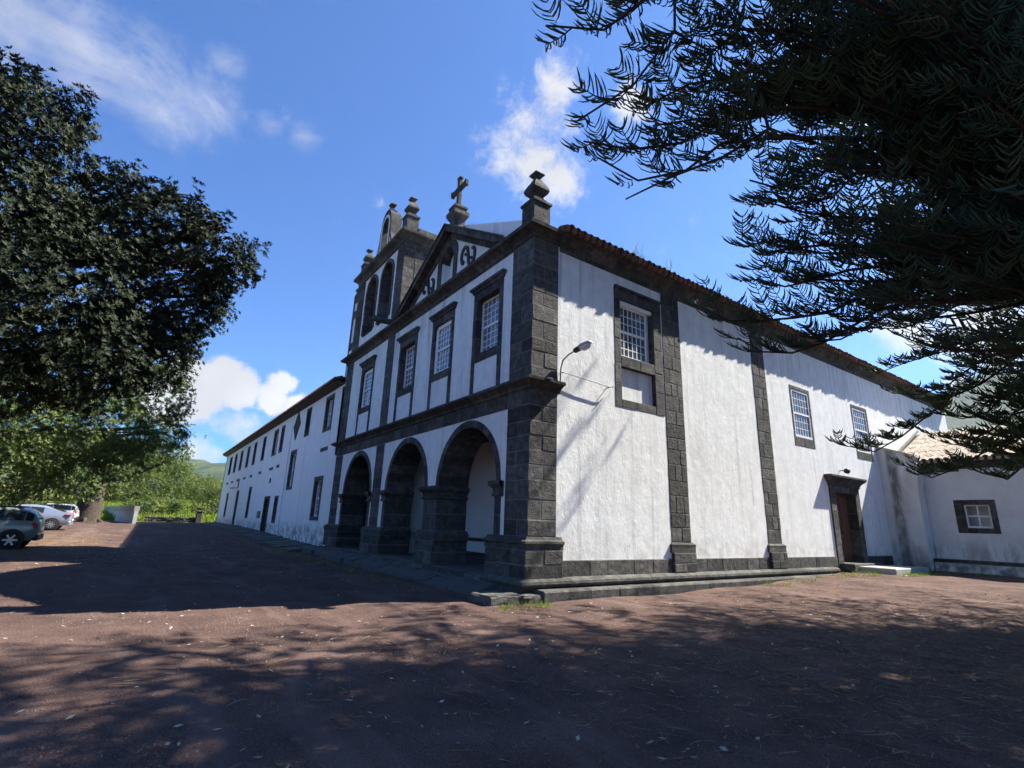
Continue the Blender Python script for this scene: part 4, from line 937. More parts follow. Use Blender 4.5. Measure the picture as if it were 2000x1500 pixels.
    A, B = S[max(1, i0-1)], S[i0+1 if kind == 'hatch' else i0+1]
    g = MB(); za, zc = A[4]+.05, B[4]-.03; g.add([(A[0]+.0, -A[5]*.72, za), (A[0]+.0, A[5]*.72, za), (B[0]-.02, B[5]*.60, zc+.01), (B[0]-.02, -B[5]*.60, zc+.01)], [(0, 1, 2, 3)])
    put('rear_window', g, CARGLASS, body)
    for sgn in (1, -1):
        t_ = MB()
        if kind == 'hatch': t_.lathe([(.0, -.05), (.14, -.04), (.15, .0), (.10, .03), (.0, .04)], 14, (.20, sgn*.80, .86), axis='y')
        else: t_.cbox(.0, .34, sgn*.86-.06, sgn*.86+.035, .84, .93, .02)
        put('tail_light', t_, REDL, body, True)
        hl = MB(); hl.cbox(S[-1][0]-.34, S[-1][0]-.12, sgn*.66-.1, sgn*.66+.1, .62, .74, .03); put('headlight', hl, LIGHT, body)
        for x in wx:
            ar_ = MB(); ar_.lathe([(R+.075, -.02), (R+.075, .018), (R+.03, .03)], 28, (x, sgn*.865, R), axis='y'); 
            if sgn < 0: ar_.v = [(p[0], 2*sgn*.865-p[1], p[2]) for p in ar_.v]
            put('wheel_arch', ar_, TRIM, body)
            w_ = MB(); yy = sgn*.80
            w_.lathe([(R*.62, -.10), (R*.9, -.11), (R, -.07), (R, .07), (R*.9, .11), (R*.64, .105)], 28, (x, yy, R), axis='y'); ty = put('wheel', w_, TYRE, None, True)
            r_ = MB()
            for k in range(6 if kind == 'hatch' else 10):
                th = 2*math.pi*k/(6 if kind == 'hatch' else 10); c_, s_ = math.cos(th), math.sin(th); hw = .035 if kind == 'hatch' else .026; y0 = yy+sgn*.108
                r_.add([(x+c_*.04-s_*hw, y0, R+s_*.04+c_*hw), (x+c_*.04+s_*hw, y0, R+s_*.04-c_*hw), (x+c_*R*.66+s_*hw*.8, y0, R+s_*R*.66-c_*hw*.8), (x+c_*R*.66-s_*hw*.8, y0, R+s_*R*.66+c_*hw*.8),
                        (x+c_*.04-s_*hw, y0-sgn*.02, R+s_*.04+c_*hw), (x+c_*.04+s_*hw, y0-sgn*.02, R+s_*.04-c_*hw), (x+c_*R*.66+s_*hw*.8, y0-sgn*.02, R+s_*R*.66-c_*hw*.8), (x+c_*R*.66-s_*hw*.8, y0-sgn*.02, R+s_*R*.66+c_*hw*.8)],
                       [(0, 1, 2, 3), (4, 7, 6, 5), (0, 4, 5, 1), (1, 5, 6, 2), (2, 6, 7, 3), (3, 7, 4, 0)])
            r_.lathe([(.0, 0), (.06, .0), (.06, .02)], 12, (x, yy+sgn*.10, R), axis='y')
            put('rim', r_, RIM, ty)
            h_ = MB(); h_.lathe([(R*.64, -.01), (R*.64, .01)], 24, (x, yy+sgn*.06, R), axis='y'); put('brake_disc', h_, TRIM if kind == 'hatch' else RIM_D, ty)
    bp = MB(); bp.cbox(-.035, .16, -.76, .76, .30, .52, .03); put('bumper', bp, TRIM if kind == 'hatch' else paintm, body)
    pl = MB(); pl.cbox(-.052, -.03, -.26, .26, .56, .67, .004); put('number_plate', pl, PLATE, body)
    for sgn in (1, -1):
        dh = MB(); dh.cbox(1.5, 1.68, sgn*.885-.012, sgn*.885+.02, .82, .855, .006); put('door_handle', dh, paintm, body)
        mr = MB(); mr.cbox(2.72, 2.86, sgn*.98-.10, sgn*.98+.08, .96, 1.10, .03); put('wing_mirror', mr, paintm, body)
    if kind == 'hatch':
        rl = MB(); rl.cbox(.62, 2.4, -.63, .63, 1.535, 1.565, .01); put('roof_panel', rl, TRIM, body)
    return root
GRP = 'cars parked along the yard'
make_car('grey green hatchback with dark roof and round red tail lamps parked under the trees', (-10.32, 18.3, gz(-11, 18)), paint('grey_green_paint', (.26, .30, .29)), 'hatch', GRP)
make_car('silver blue low car with bright alloy wheels parked between two other cars', (-10.55, 32.2, gz(-11, 32)), paint('silver_paint', (.30, .34, .42)), 'sedan', GRP)
make_car('white hatchback parked farthest along the yard beside the thick trunk', (-11.35, 46.5, gz(-11, 46)), paint('white_paint_car', (.78, .78, .78)), 'hatch', GRP)
# ------------------------------------------------------------------ foliage
LEAF = M('shaded_leaf', [(.009, .015, .007), (.017, .026, .011), (.032, .043, .018)], 1.3, 5, .62, spec=.15, lo=.34, hi=.66)  # darkened: the crown's shaded underside is put into the leaf colour
LEAF_L = M('sunlit_leaf', [(.036, .058, .016), (.085, .118, .032), (.165, .190, .060)], 1.1, 5, 0.6, spec=.25, lo=.34, hi=.66, trans=(1.3, 1.5, .5))  # lighter leaf copy: sunlight on the foliage is put into the colour
SHRUB = M('shrub_leaf', [(.026, .044, .012), (.075, .105, .026), (.165, .185, .042)], .6, 5, .6, spec=.3, lo=.34, hi=.66, trans=(1.3, 1.5, .5))
CORD = M('pine_cord', [(.024, .048, .030), (.044, .080, .044), (.075, .115, .056)], 1.6, 5, .62, [(160, .8, .006)], spec=.3, lo=.34, hi=.66)
CORD2 = M('pine_cord_sunlit', [(.032, .058, .020), (.064, .102, .034), (.115, .155, .055)], 1.6, 5, .62, [(160, .8, .006)], spec=.3, lo=.34, hi=.66)  # lighter copy of the cord: sunlit branch tips painted into the tone
DEAD = M('dead_pine_cord', [(.11, .075, .045), (.20, .15, .095), (.27, .21, .14)], 6, 4, .9, spec=.15)
DRYLEAF = M('dry_leaf', [(.24, .20, .14), (.42, .38, .30)], 9, 3, .85, spec=.2)
GRASSM = M('grass_blade', [(.09, .14, .02), (.24, .27, .045)], 3, 3, .7, spec=.2, trans=(1.2, 1.4, .5))
DARKBARK = M('shaded_bark', [(.020, .017, .014), (.045, .038, .032)], 5, 6, .95, [(14, .8, .02)], spec=.1)  # darker bark copy: shade within the crown is put into the colour
def frames(D, rng, up=None):
    """orthonormal frames with local z along D (n,3)"""
    D = D/np.linalg.norm(D, axis=1, keepdims=True); h = rng.normal(size=D.shape)
    a = np.cross(D, h); a /= np.linalg.norm(a, axis=1, keepdims=True); b = np.cross(D, a); return a, b, D
def rosette(nl, L_, w, spread, rng):
    """one whorl of leaves: folded leaves round local z"""
    V = []; Fs = []
    for k in range(nl):
        th = 2*math.pi*(k+rng.uniform(-.25, .25))/nl; e = spread*rng.uniform(.7, 1.25); l_ = L_*rng.uniform(.75, 1.15)
        d = np.array([math.cos(th)*math.sin(e), math.sin(th)*math.sin(e), math.cos(e)]); s_ = np.array([-math.sin(th), math.cos(th), 0]); nrm = np.cross(d, s_)
        b0 = len(V); V += [d*l_*.08, d*l_*.5+s_*w*.5+nrm*w*.12, d*l_, d*l_*.5-s_*w*.5+nrm*w*.12]
        Fs += [(b0, b0+1, b0+2), (b0, b0+2, b0+3)]
    return np.array(V), np.array(Fs)
def scatter_rosettes(P, D, variants, scale, rng):
    Vs = []; Fs = []; base = 0; a, b, c = frames(D, rng); pick = rng.integers(0, len(variants), len(P))
    for vi, (v, f) in enumerate(variants):
        m = pick == vi; k = m.sum()
        if not k: continue
        s_ = scale[m][:, None, None]
        W_ = P[m][:, None, :]+s_*(v[None, :, 0:1]*a[m][:, None, :]+v[None, :, 1:2]*b[m][:, None, :]+v[None, :, 2:3]*c[m][:, None, :])
        Vs.append(W_.reshape(-1, 3)); Fs.append((f[None]+(np.arange(k)*len(v))[:, None, None]+base).reshape(-1, 3)); base += k*len(v)
    return np.concatenate(Vs), np.concatenate(Fs)
def crown(name, lobes, per_m2, leaf, nl, mat, parent, rng, flat=.75, inner=.35, clump=.22):
    """leaf whorls grouped into twig-end clumps through the outer part of each lobe"""
    Ps = []; Ds = []; Cs = np.array([l[:3] for l in lobes]); Rs = np.array([l[3] for l in lobes])
    for c, r in zip(Cs, Rs):
        n = int(4*math.pi*r*r*per_m2); nc = max(4, n//9)
        u = rng.normal(size=(nc, 3)); u /= np.linalg.norm(u, axis=1, keepdims=True); rr = r*(1-inner*rng.random(nc)**1.6)*(1+.10*np.sin(5*u[:, 0]+3*u[:, 1])+.08*np.sin(7*u[:, 2]+4*u[:, 0]))
        cc = c+u*rr[:, None]*np.array([1, 1, flat])
        keep = np.ones(nc, bool)
        for c2, r2 in zip(Cs, Rs):
            if c2 is c: continue
            d2 = np.linalg.norm((cc-c2)/np.array([1, 1, flat]), axis=1); keep &= ~(d2 < r2*.55)
        cc = cc[keep]; u = u[keep]
        for q, uu in zip(cc, u):
            k = rng.integers(6, 13); off = np.clip(rng.normal(0, 1, (k, 3)), -1.5, 1.5)*clump*min(1.2, max(.55, r*.5)); Ps.append(q+off); Ds.append(uu*.8+np.array([0, 0, .45])+rng.normal(0, .30, (k, 3)))
    P = np.concatenate(Ps); D = np.concatenate(Ds)
    vs = [rosette(nl, leaf, leaf*.33, 1.05, rng) for _ in range(5)]
    V, Fs = scatter_rosettes(P, D, vs, rng.uniform(.75, 1.25, len(P)), rng)
    return obj(name, mesh_np(name, V, Fs, mat), parent)
def bez(p0, p1, p2, n=8):
    t = np.linspace(0, 1, n)[:, None]; p0, p1, p2 = map(np.asarray, (p0, p1, p2)); return (1-t)**2*p0+2*t*(1-t)*p1+t*t*p2
def limbs(name, root, lobes, mat, parent, r0, z0, rng):
    """limbs from the stem to every lobe, one mesh per limb with two side twigs"""
    for l in lobes:
        c = np.array(l[:3]); s_ = np.array([root[0], root[1], z0*rng.uniform(.75, 1.2)]); mid = s_*.5+c*.5+np.array([0, 0, rng.uniform(-.6, .3)])+rng.normal(0, .3, 3)
        mb = MB(); P = bez(s_, mid, c); mb.tube(P, list(np.linspace(r0*rng.uniform(.7, 1), .04, len(P))), 7)
        for _ in range(3):
            q = P[rng.integers(4, 7)]; e = c+np.clip(rng.normal(0, l[3]*.3, 3), -l[3]*.5, l[3]*.5); Q = bez(q, q*.5+e*.5+rng.normal(0, .2, 3), e, 6); mb.tube(Q, list(np.linspace(.06, .015, 6)), 5)
        mb.obj(name, mat, parent, smooth=True)
def trunk(root, h, r, mat, parent, rng, flare=1.5):
    mb = MB(); P = [(root[0], root[1], root[2]-.3), (root[0], root[1], root[2]+.1), (root[0]+.05, root[1], root[2]+.6), (root[0]+.1, root[1]+.1, root[2]+h*.5), (root[0]+.05, root[1]+.1, root[2]+h)]
    mb.tube(P, [r*flare*1.1, r*flare, r*1.12, r, r*.8], 16)
    for k in range(7):
        th = k*.9+rng.random(); e = np.array([math.cos(th), math.sin(th), 0]); b0 = np.array(root)
        mb.tube([b0+e*r*.7+np.array([0, 0, .5]), b0+e*r*1.2+np.array([0, 0, .15]), b0+e*r*1.7+np.array([0, 0, -.12])], [r*.25, r*.2, r*.10], 7)
    return mb.obj('trunk', mat, parent, smooth=True)
def lobe(px, py, d, r): return (*at(px, py, d), r)
rA = np.random.default_rng(21)
# tree A: crown hangs over the yard, trunk just outside the picture
TA = thing('leafy_tree', 'tall dark broad-leaved tree overhanging the yard, its crown against the sky', 'tree', (-13.6, 5.0, 0), 'broad-leaved trees along the yard')
LA = [lobe(5, 240, 15, 1.5), lobe(65, 215, 15, .95), lobe(-110, 420, 15, 2.4), lobe(190, 445, 15.6, 1.15), lobe(310, 455, 15, 1.15), lobe(400, 480, 14.4, .95), lobe(455, 515, 14.2, .78), lobe(290, 580, 15, 1.7), lobe(420, 555, 14.4, .6),
      lobe(150, 540, 15, 2.0), lobe(30, 600, 14, 2.2), lobe(355, 610, 14.6, .8), lobe(270, 690, 15, 1.25), lobe(130, 690, 14.2, 1.6), lobe(345, 680, 15, .5), lobe(225, 355, 15.5, .6), lobe(90, 390, 15.5, .9), lobe(352, 385, 15, .42), lobe(-70, 640, 14, 2.0), lobe(430, 440, 14.4, .35), lobe(285, 385, 15, .45)]
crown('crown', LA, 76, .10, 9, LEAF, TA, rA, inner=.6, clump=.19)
trunk((-13.6, 5.0, 0), 4.2, .42, BARK, TA, rA); limbs('limb', (-13.6, 5.0), LA, DARKBARK, TA, .11, 4.0, rA)
# tree M: sunlit lower tree behind it
TM = thing('leafy_tree', 'bushy sunlit broad-leaved tree behind the grey green hatchback', 'tree', (-17, 22, .2), 'broad-leaved trees along the yard')
LM = [lobe(300, 770, 25, 1.5), lobe(270, 835, 25, 1.7), lobe(325, 845, 26, .8), lobe(180, 830, 24, 2.0), lobe(70, 840, 24, 2.2), lobe(-60, 830, 24, 2.8), lobe(130, 895, 25, 1.3), lobe(30, 905, 24, 1.6), lobe(200, 750, 25, 2.0), lobe(90, 760, 25, 2.2), lobe(340, 730, 25, .9), lobe(230, 880, 25, .9)]
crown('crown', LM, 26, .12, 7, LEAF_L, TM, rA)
trunk((-17, 22, .2), 3.6, .5, BARK, TM, rA); limbs('limb', (-17, 22), LM, BARK, TM, .22, 3.5, rA)
# tree B: huge trunk at the far end of the yard
tb = at(165, 1019, 1); tb = CAM+(tb-CAM)/( -(tb-CAM)[2])*(1.6-.47)
TB = thing('leafy_tree', 'old spreading tree with a very thick trunk at the far end of the yard', 'tree', tuple(tb), 'broad-leaved trees along the yard')
LB = [lobe(100, 925, 58, 3.0), lobe(200, 915, 60, 3.0), lobe(30, 945, 52, 2.4), lobe(345, 860, 60, 2.0), lobe(300, 855, 60, 2.8), lobe(215, 850, 62, 4.5), lobe(150, 955, 56, 1.7), lobe(70, 960, 48, 1.6), lobe(260, 905, 60, 2.2), lobe(340, 890, 60, 1.4), lobe(-10, 930, 50, 3.5), lobe(90, 870, 60, 4.5)]
crown('crown', LB, 5.5, .26, 6, LEAF_L, TB, rA, inner=.5, clump=.45)
trunk(tuple(tb), 5.5, .95, BARK, TB, rA, 1.15); limbs('limb', tb[:2], LB, BARK, TB, .42, 3.8, rA)
# shrubs and small trees in the field beyond
rS = np.random.default_rng(5)
def shrub(name, label, px, base_py, d, w, h, mat, leaf=.34, dens=4.2):
    p = at(px, base_py, d); p[2] = gz(p[0], p[1]); c = thing(name, label, 'shrub' if name == 'shrub' else 'tree', tuple(p), 'bushes in the field')
    k = 6; lb = [(p[0]+rS.uniform(-.5, .5)*w, p[1]+rS.uniform(-.4, .4)*w, p[2]+h*rS.uniform(.35, .75), w*rS.uniform(.28, .42)) for _ in range(k)]+[(p[0], p[1], p[2]+h*.3, w*.5)]
    crown('crown', lb, dens, leaf, 5, mat, c, rS, flat=min(1, h/w*.9), inner=.4, clump=.4)
    mb = MB(); 
    for q in lb[:4]: mb.tube([p+np.array([0, 0, -.2]), (p+np.array(q[:3]))/2, q[:3]], [.14, .09, .03], 6)
    mb.obj('trunk', BARK, c)
shrub('field_tree', 'round sunlit tree in the field behind the white boundary wall', 245, 985, 120, 9, 9.0, SHRUB, .4, 3.2)
shrub('field_tree', 'darker round tree in the field next to the hill view', 340, 985, 135, 7, 9.5, LEAF_L, .4, 3.2)
shrub('field_tree', 'light green tree between two others in the field', 300, 985, 145, 9, 11, SHRUB, .45, 3)
shrub('shrub', 'broad yellow green bush beyond the low dry wall', 290, 1005, 84, 5, 1.9, SHRUB)
shrub('shrub', 'low bush growing right of the stone gatepost', 415, 1005, 90, 4, 2.0, SHRUB)
shrub('shrub', 'tall hedge bush touching the far end of the wing', 432, 985, 130, 8, 5.0, SHRUB)
shrub('shrub', 'green bush behind the broad yellow green bush', 365, 985, 150, 9, 5.0, LEAF_L, .4, 3)
shrub('shrub', 'wide bush far off in the field under the hill', 400, 980, 170, 13, 6, SHRUB, .45, 2.4)
shrub('shrub', 'bush at the back of the field under the trees', 215, 990, 120, 12, 7, SHRUB, .4, 3)
# meadow of tall grass beyond the dry wall
n = 16000; gx_ = rS.uniform(-18, 16, n); gy_ = 63.6+rS.random(n)**1.4*70; hgt = rS.uniform(.25, .75, n)
ang = rS.uniform(0, math.pi, n); P0 = np.stack([gx_, gy_, np.array([gz(a_, b_) for a_, b_ in zip(gx_, gy_)])-.02], -1)
sx = np.stack([np.cos(ang), np.sin(ang), 0*ang], -1)*.10; tip = P0+np.stack([rS.normal(0, .15, n), rS.normal(0, .15, n), hgt], -1)
keep = ~((gx_ > -.2) & (gy_ < 61))
V = np.concatenate([P0-sx, P0+sx, tip+sx*.3, tip-sx*.3]); ii = np.arange(n); Fs = np.stack([ii, ii+n, ii+2*n, ii+3*n], -1)
tag(obj('meadow_grass', mesh_np('meadow_grass', V, Fs, GRASSM)), 'tall yellow green meadow grass beyond the low wall', 'grass', kind='stuff')
# ------------------------------------------------------------------ Norfolk pines: rope-like cords on flat sprays
def nrmz(a): return a/np.maximum(1e-9, np.linalg.norm(a, axis=-1, keepdims=True))
class Cords:
    def __init__(s): s.V = []; s.F = []; s.n = 0; s.dead = None
    def add(s, P, D0, D1, L_, r, rng, seg=4, sides=3, r1=.28):
        n = len(P); t = np.linspace(0, 1, seg+1); D = nrmz(D0[:, None]*(1-t)[None, :, None]+D1[:, None]*t[None, :, None])
        step = (L_/seg)[:, None, None]*D; C = np.concatenate([P[:, None], P[:, None]+np.cumsum(step[:, :-1], 1)], 1)
        h = nrmz(rng.normal(size=(n, 1, 3))); a = nrmz(np.cross(D, h)); b = np.cross(D, a)
        rad = (r[:, None]*np.array([.75]+[1.0]*(seg-1)+[r1])[None])[..., None]
        ring = [C+rad*(a*math.cos(2*math.pi*k/sides)+b*math.sin(2*math.pi*k/sides)) for k in range(sides)]
        V = np.stack(ring, 2).reshape(n, -1, 3)      # (n, (seg+1)*sides, 3)
        f = [(i*sides+k, i*sides+(k+1) % sides, (i+1)*sides+(k+1) % sides, (i+1)*sides+k) for i in range(seg) for k in range(sides)]
        F_ = np.array(f)[None]+(s.n+np.arange(n)*V.shape[1])[:, None, None]
        s.V.append(V.reshape(-1, 3)); s.F.append(F_.reshape(-1, 4)); s.n += n*V.shape[1]
    def obj(s, name, mat, parent):
        return obj(name, mesh_np(name, np.concatenate(s.V), np.concatenate(s.F), mat, True), parent)
def resample(P, n):
    P = np.asarray(P, float)
    # Catmull-Rom through the points
    Q = np.concatenate([[2*P[0]-P[1]], P, [2*P[-1]-P[-2]]]); out = []
    for i in range(1, len(Q)-2):
        for t in np.linspace(0, 1, 10, endpoint=False):
            a, b, c, d = Q[i-1:i+3]; out.append(.5*((2*b)+(-a+c)*t+(2*a-5*b+4*c-d)*t*t+(-a+3*b-3*c+d)*t**3))
    out.append(P[-1]); out = np.array(out); L_ = np.concatenate([[0], np.cumsum(np.linalg.norm(np.diff(out, axis=0), axis=1))])
    s_ = np.linspace(0, L_[-1], n); return np.stack([np.interp(s_, L_, out[:, k]) for k in range(3)], -1), L_[-1]
UPZ = np.array([0, 0, 1.0])
def pine_limb(parent, pts, rng, cords, start=.35, spacing=.17, slen=(.95, .38), dens=.9, cr=.0092, clen=.32, r0=.045, bare=1.0, seg=3, droop=0.0):
    """woody limb as its own mesh; sprays of cords go to the crown collector"""
    P, L_ = resample(pts, 15); T = nrmz(np.gradient(P, axis=0))
    L_ = np.sum(np.linalg.norm(np.diff(P, axis=0), axis=1))
    mb = MB(); mb.tube(P, list(np.linspace(r0, .010, len(P))), 6); twig = mb
    s_ = start*L_; side = 1; arc = np.linspace(0, L_, len(P))
    while s_ < L_*bare:
        f = (s_/L_-start)/max(.05, 1-start); p = np.array([np.interp(s_, arc, P[:, k]) for k in range(3)]); t = nrmz(np.array([np.interp(s_, arc, T[:, k]) for k in range(3)]))
        S = nrmz(np.cross(t, UPZ)); N = np.cross(S, t); l_ = (slen[0]*(1-f)+slen[1]*f)*rng.uniform(.75, 1.2)
        ph = math.radians(rng.uniform(38, 62)); d = nrmz(t*math.cos(ph)+S*side*math.sin(ph)+N*rng.uniform(-.12, .38)-UPZ*droop)
        spray(p, d, l_, rng, cords, dens, cr, clen*(1-.25*f), twig, seg); side = -side; s_ += spacing*rng.uniform(.7, 1.35)
    if bare >= 1: spray(P[-3], nrmz(P[-1]-P[-4]), .34, rng, cords, dens*1.2, cr, clen*.85, twig, seg)
    twig.obj('limb', TWIG, parent, smooth=True)
def spray(p, d, l_, rng, cords, dens, cr, clen, twig=None, seg=4):
    k = 5; u = np.linspace(0, 1, k)[:, None]; up = UPZ*.30*l_; A = p+d*l_*u+up*u**2
    T = nrmz(np.gradient(A, axis=0)); 
    if twig is not None and l_ > .3: twig.tube(A[::2], [.010, .007, .004], 3, False)
    n = max(6, int(l_/.016*dens)); q = np.sort(rng.uniform(.08, 1.0, n)); kk = np.arange(k)/(k-1)
    P = np.stack([np.interp(q, kk, A[:, j]) for j in range(3)], -1); Tn = nrmz(np.stack([np.interp(q, kk, T[:, j]) for j in range(3)], -1))
    S = nrmz(np.cross(Tn, UPZ)); N = np.cross(S, Tn); sg = np.where(np.arange(n) % 2, 1.0, -1.0)[:, None]
    j = lambda a: rng.normal(0, a, (n, 1))
    D0 = nrmz(Tn*(.55+j(.12))+S*sg*(.85+j(.1))+N*(.10+j(.15))); D1 = nrmz(Tn*(.55+j(.15))+S*sg*(.15+j(.15))+UPZ*(.85+j(.2)))
    L_ = clen*(1.05-.40*q)*rng.uniform(.55, 1.25, n); rr = np.full(n, cr)*rng.uniform(.75, 1.2, n); dm = rng.random(n) < .025
    if dm.any() and cords.dead is not None: cords.dead.add(P[dm], D0[dm], nrmz(D1[dm]-UPZ*.9), L_[dm], rr[dm]*.6, rng, seg)
    cords.add(P[~dm], D0[~dm], D1[~dm], L_[~dm], rr[~dm], rng, seg)
rP = np.random.default_rng(77)
T1 = np.array([2.7, -9.9, 0.0]); T2 = np.array([11.5, -9.6, .25])
PG = 'Norfolk pines right of the church'
P1 = thing('norfolk_pine', 'dark Norfolk pine whose rope-like branches hang in front of the sky above the roof', 'tree', tuple(T1), PG)
P2 = thing('norfolk_pine', 'Norfolk pine whose sunlit branch tips hang before the annex roof', 'tree', tuple(T2), PG)
def pine_trunk(root, h, r, parent):
    mb = MB(); P = [(root[0], root[1], root[2]-.3), (root[0], root[1], root[2]+.2), (root[0], root[1], root[2]+1.2)]+[(root[0]+.05*math.sin(k), root[1], root[2]+1.2+(h-1.2)*k/8) for k in range(1, 9)]
    mb.tube(P, [r*1.6, r*1.35, r]+[r*(1-.95*k/8)+.02 for k in range(1, 9)], 16); mb.obj('trunk', BARK, parent, smooth=True)
pine_trunk(T1, 28, .38, P1); pine_trunk(T2, 21, .33, P2)
def on(T, z): return np.array([T[0], T[1], z])
C1 = Cords(); C2 = Cords(); C1.dead = Cords(); C2.dead = Cords()
def hero(T, z0, via, C, parent, **kw):
    pts = [on(T, z0)]+[at(*v) for v in via]; pine_limb(parent, pts, rP, C, **kw)
# outline limbs of the near pine
hero(T1, 7.6, [(1400, -20, 7.0), (1250, 44, 6.6), (1150, 60, 6.4), (1066, 50, 6.3)], C1, P1, start=.72, slen=(.55, .28), spacing=.20)
hero(T1, 8.6, [(1420, -90, 7.0), (1335, 25, 6.6), (1295, 105, 6.4), (1232, 170, 6.2), (1128, 236, 6.0)], C1, P1, start=.70, slen=(.45, .30), spacing=.22)
hero(T1, 6.6, [(1530, 175, 7.2), (1500, 262, 7.0), (1400, 312, 6.8), (1300, 350, 6.6), (1222, 389, 6.5)], C1, P1, start=.45, slen=(.8, .3), spacing=.15, bare=.86, r0=.07)
hero(T1, 6.9, [(1520, 190, 7.2), (1400, 262, 6.8), (1290, 285, 6.6), (1200, 292, 6.4), (1140, 276, 6.3)], C1, P1, start=.5, slen=(.6, .3), spacing=.16)
hero(T1, 6.6, [(1500, 270, 7.0), (1380, 320, 6.8), (1260, 352, 6.6), (1215, 340, 6.5), (1168, 308, 6.4)], C1, P1, start=.72, slen=(.35, .25), spacing=.24)
hero(T1, 7.2, [(1540, 120, 7.2), (1420, 170, 6.9), (1330, 165, 6.8), (1265, 205, 6.6)], C1, P1, start=.4, slen=(.85, .4), spacing=.15)
hero(T1, 7.4, [(1540, 60, 7.2), (1440, 90, 7.0), (1370, 100, 6.8), (1310, 60, 6.7)], C1, P1, start=.4, slen=(.8, .35), spacing=.17)
hero(T1, 6.8, [(1560, 210, 7.2), (1450, 235, 6.9), (1350, 232, 6.7), (1275, 246, 6.6)], C1, P1, start=.4, slen=(.75, .35), spacing=.15)
hero(T1, 6.4, [(1700, 290, 7.6), (1600, 345, 7.3), (1530, 372, 7.1), (1464, 352, 7.0)], C1, P1, start=.4, slen=(.8, .4))
hero(T1, 6.0, [(1720, 330, 7.6), (1620, 390, 7.3), (1545, 398, 7.1), (1488, 385, 7.0)], C1, P1, start=.4, slen=(.8, .4))
hero(T1, 5.6, [(1700, 480, 8.0), (1590, 470, 7.8), (1510, 500, 7.7), (1438, 462, 7.6)], C1, P1, start=.5, slen=(.55, .35))
hero(T1, 5.2, [(1720, 520, 8.0), (1600, 545, 7.9), (1530, 560, 7.8), (1478, 545, 7.7)], C1, P1, start=.45, slen=(.7, .35))
hero(T1, 5.0, [(1760, 560, 8.4), (1620, 610, 8.2), (1500, 625, 8.0), (1430, 628, 7.9), (1370, 600, 7.8)], C1, P1, start=.35, slen=(.9, .4))
hero(T1, 4.8, [(1780, 590, 8.6), (1660, 640, 8.4), (1580, 682, 8.3), (1500, 690, 8.2), (1440, 660, 8.1)], C1, P1, start=.35, slen=(.8, .4))
hero(T1, 4.6, [(1850, 560, 8.6), (1740, 610, 8.4), (1650, 660, 8.3), (1590, 668, 8.2)], C1, P1, start=.35, slen=(.8, .4))
# the dark body of the near pine
for py in (-120, -40, 40, 115, 190, 265, 335, 405, 475, 550):
    for px in range(1500, 2150, 138):
        x, y = px+rP.uniform(-50, 50)+ (40 if py > 300 else 0), py+rP.uniform(-32, 32); d = 6.2+1.9*rP.random()+.0012*max(0, y)
        tip = at(x, y, d); r_ = on(T1, tip[2]+rP.uniform(-.1, .9)); mid = r_*.5+tip*.5+np.array([0, 0, -.35+rP.uniform(-.3, .2)]); pre = r_*.15+tip*.85+np.array([0, 0, -.22])
        pine_limb(P1, [r_, mid, pre, tip], rP, C1, start=.25, spacing=.24, slen=(1.0, .45), dens=.62, clen=.34, cr=.0105, seg=3)
# outline limbs of the farther pine
K2 = dict(cr=.0125, clen=.31, dens=.7, seg=3)
hero(T2, 6.8, [(1930, 590, 14.2), (1850, 612, 13.4), (1770, 640, 13.0), (1692, 640, 12.6)], C2, P2, start=.55, slen=(.9, .4), **K2)
hero(T2, 6.0, [(1980, 660, 15), (1900, 672, 14.4), (1830, 690, 14), (1770, 708, 13.6), (1712, 730, 13.2)], C2, P2, start=.55, slen=(.7, .3), **K2)
hero(T2, 5.4, [(2010, 705, 15), (1920, 748, 14.5), (1850, 780, 14), (1780, 838, 13.6), (1710, 882, 13.2), (1640, 868, 13)], C2, P2, start=.55, slen=(.85, .4), **K2)
hero(T2, 4.2, [(2010, 850, 14), (1920, 885, 13.6), (1855, 925, 13.4), (1800, 932, 13.2), (1764, 908, 13)], C2, P2, start=.6, slen=(.7, .3), **K2)
hero(T2, 4.0, [(2060, 880, 14), (1990, 930, 13.5), (1945, 935, 13.3), (1908, 914, 13.2)], C2, P2, start=.5, slen=(.7, .3), **K2)
hero(T2, 4.8, [(2020, 800, 14.5), (1935, 842, 14), (1875, 866, 13.7), (1832, 852, 13.5)], C2, P2, start=.5, slen=(.7, .35), **K2)
hero(T2, 5.0, [(2010, 760, 15), (1940, 800, 14.5), (1880, 818, 14.2), (1828, 806, 14)], C2, P2, start=.5, slen=(.8, .4), **K2)
hero(T2, 4.4, [(2040, 835, 14.5), (1970, 872, 14), (1918, 872, 13.8)], C2, P2, start=.5, slen=(.7, .35), **K2)
hero(T2, 5.6, [(1960, 690, 15), (1870, 745, 14.6), (1800, 770, 14.3), (1742, 768, 14)], C2, P2, start=.6, slen=(.5, .3), **K2)
for px, py in ((1905, 800), (1930, 770), (1990, 740), (1960, 820), (2010, 790), (2040, 700), (2030, 850), (1880, 865), (1945, 885), (2060, 620), (2060, 780), (1985, 860), (1960, 745)):
    x, y = px+rP.uniform(-15, 15), py+rP.uniform(-12, 12); tip = at(x, y, 13+rP.uniform(0, 2)); r_ = on(T2, tip[2]+rP.uniform(.2, 1.2)); mid = r_*.5+tip*.5+np.array([0, 0, -.4]); pre = r_*.15+tip*.85+np.array([0, 0, -.25])
    pine_limb(P2, [r_, mid, pre, tip], rP, C2, start=.4, spacing=.24, slen=(1.0, .45), **K2)
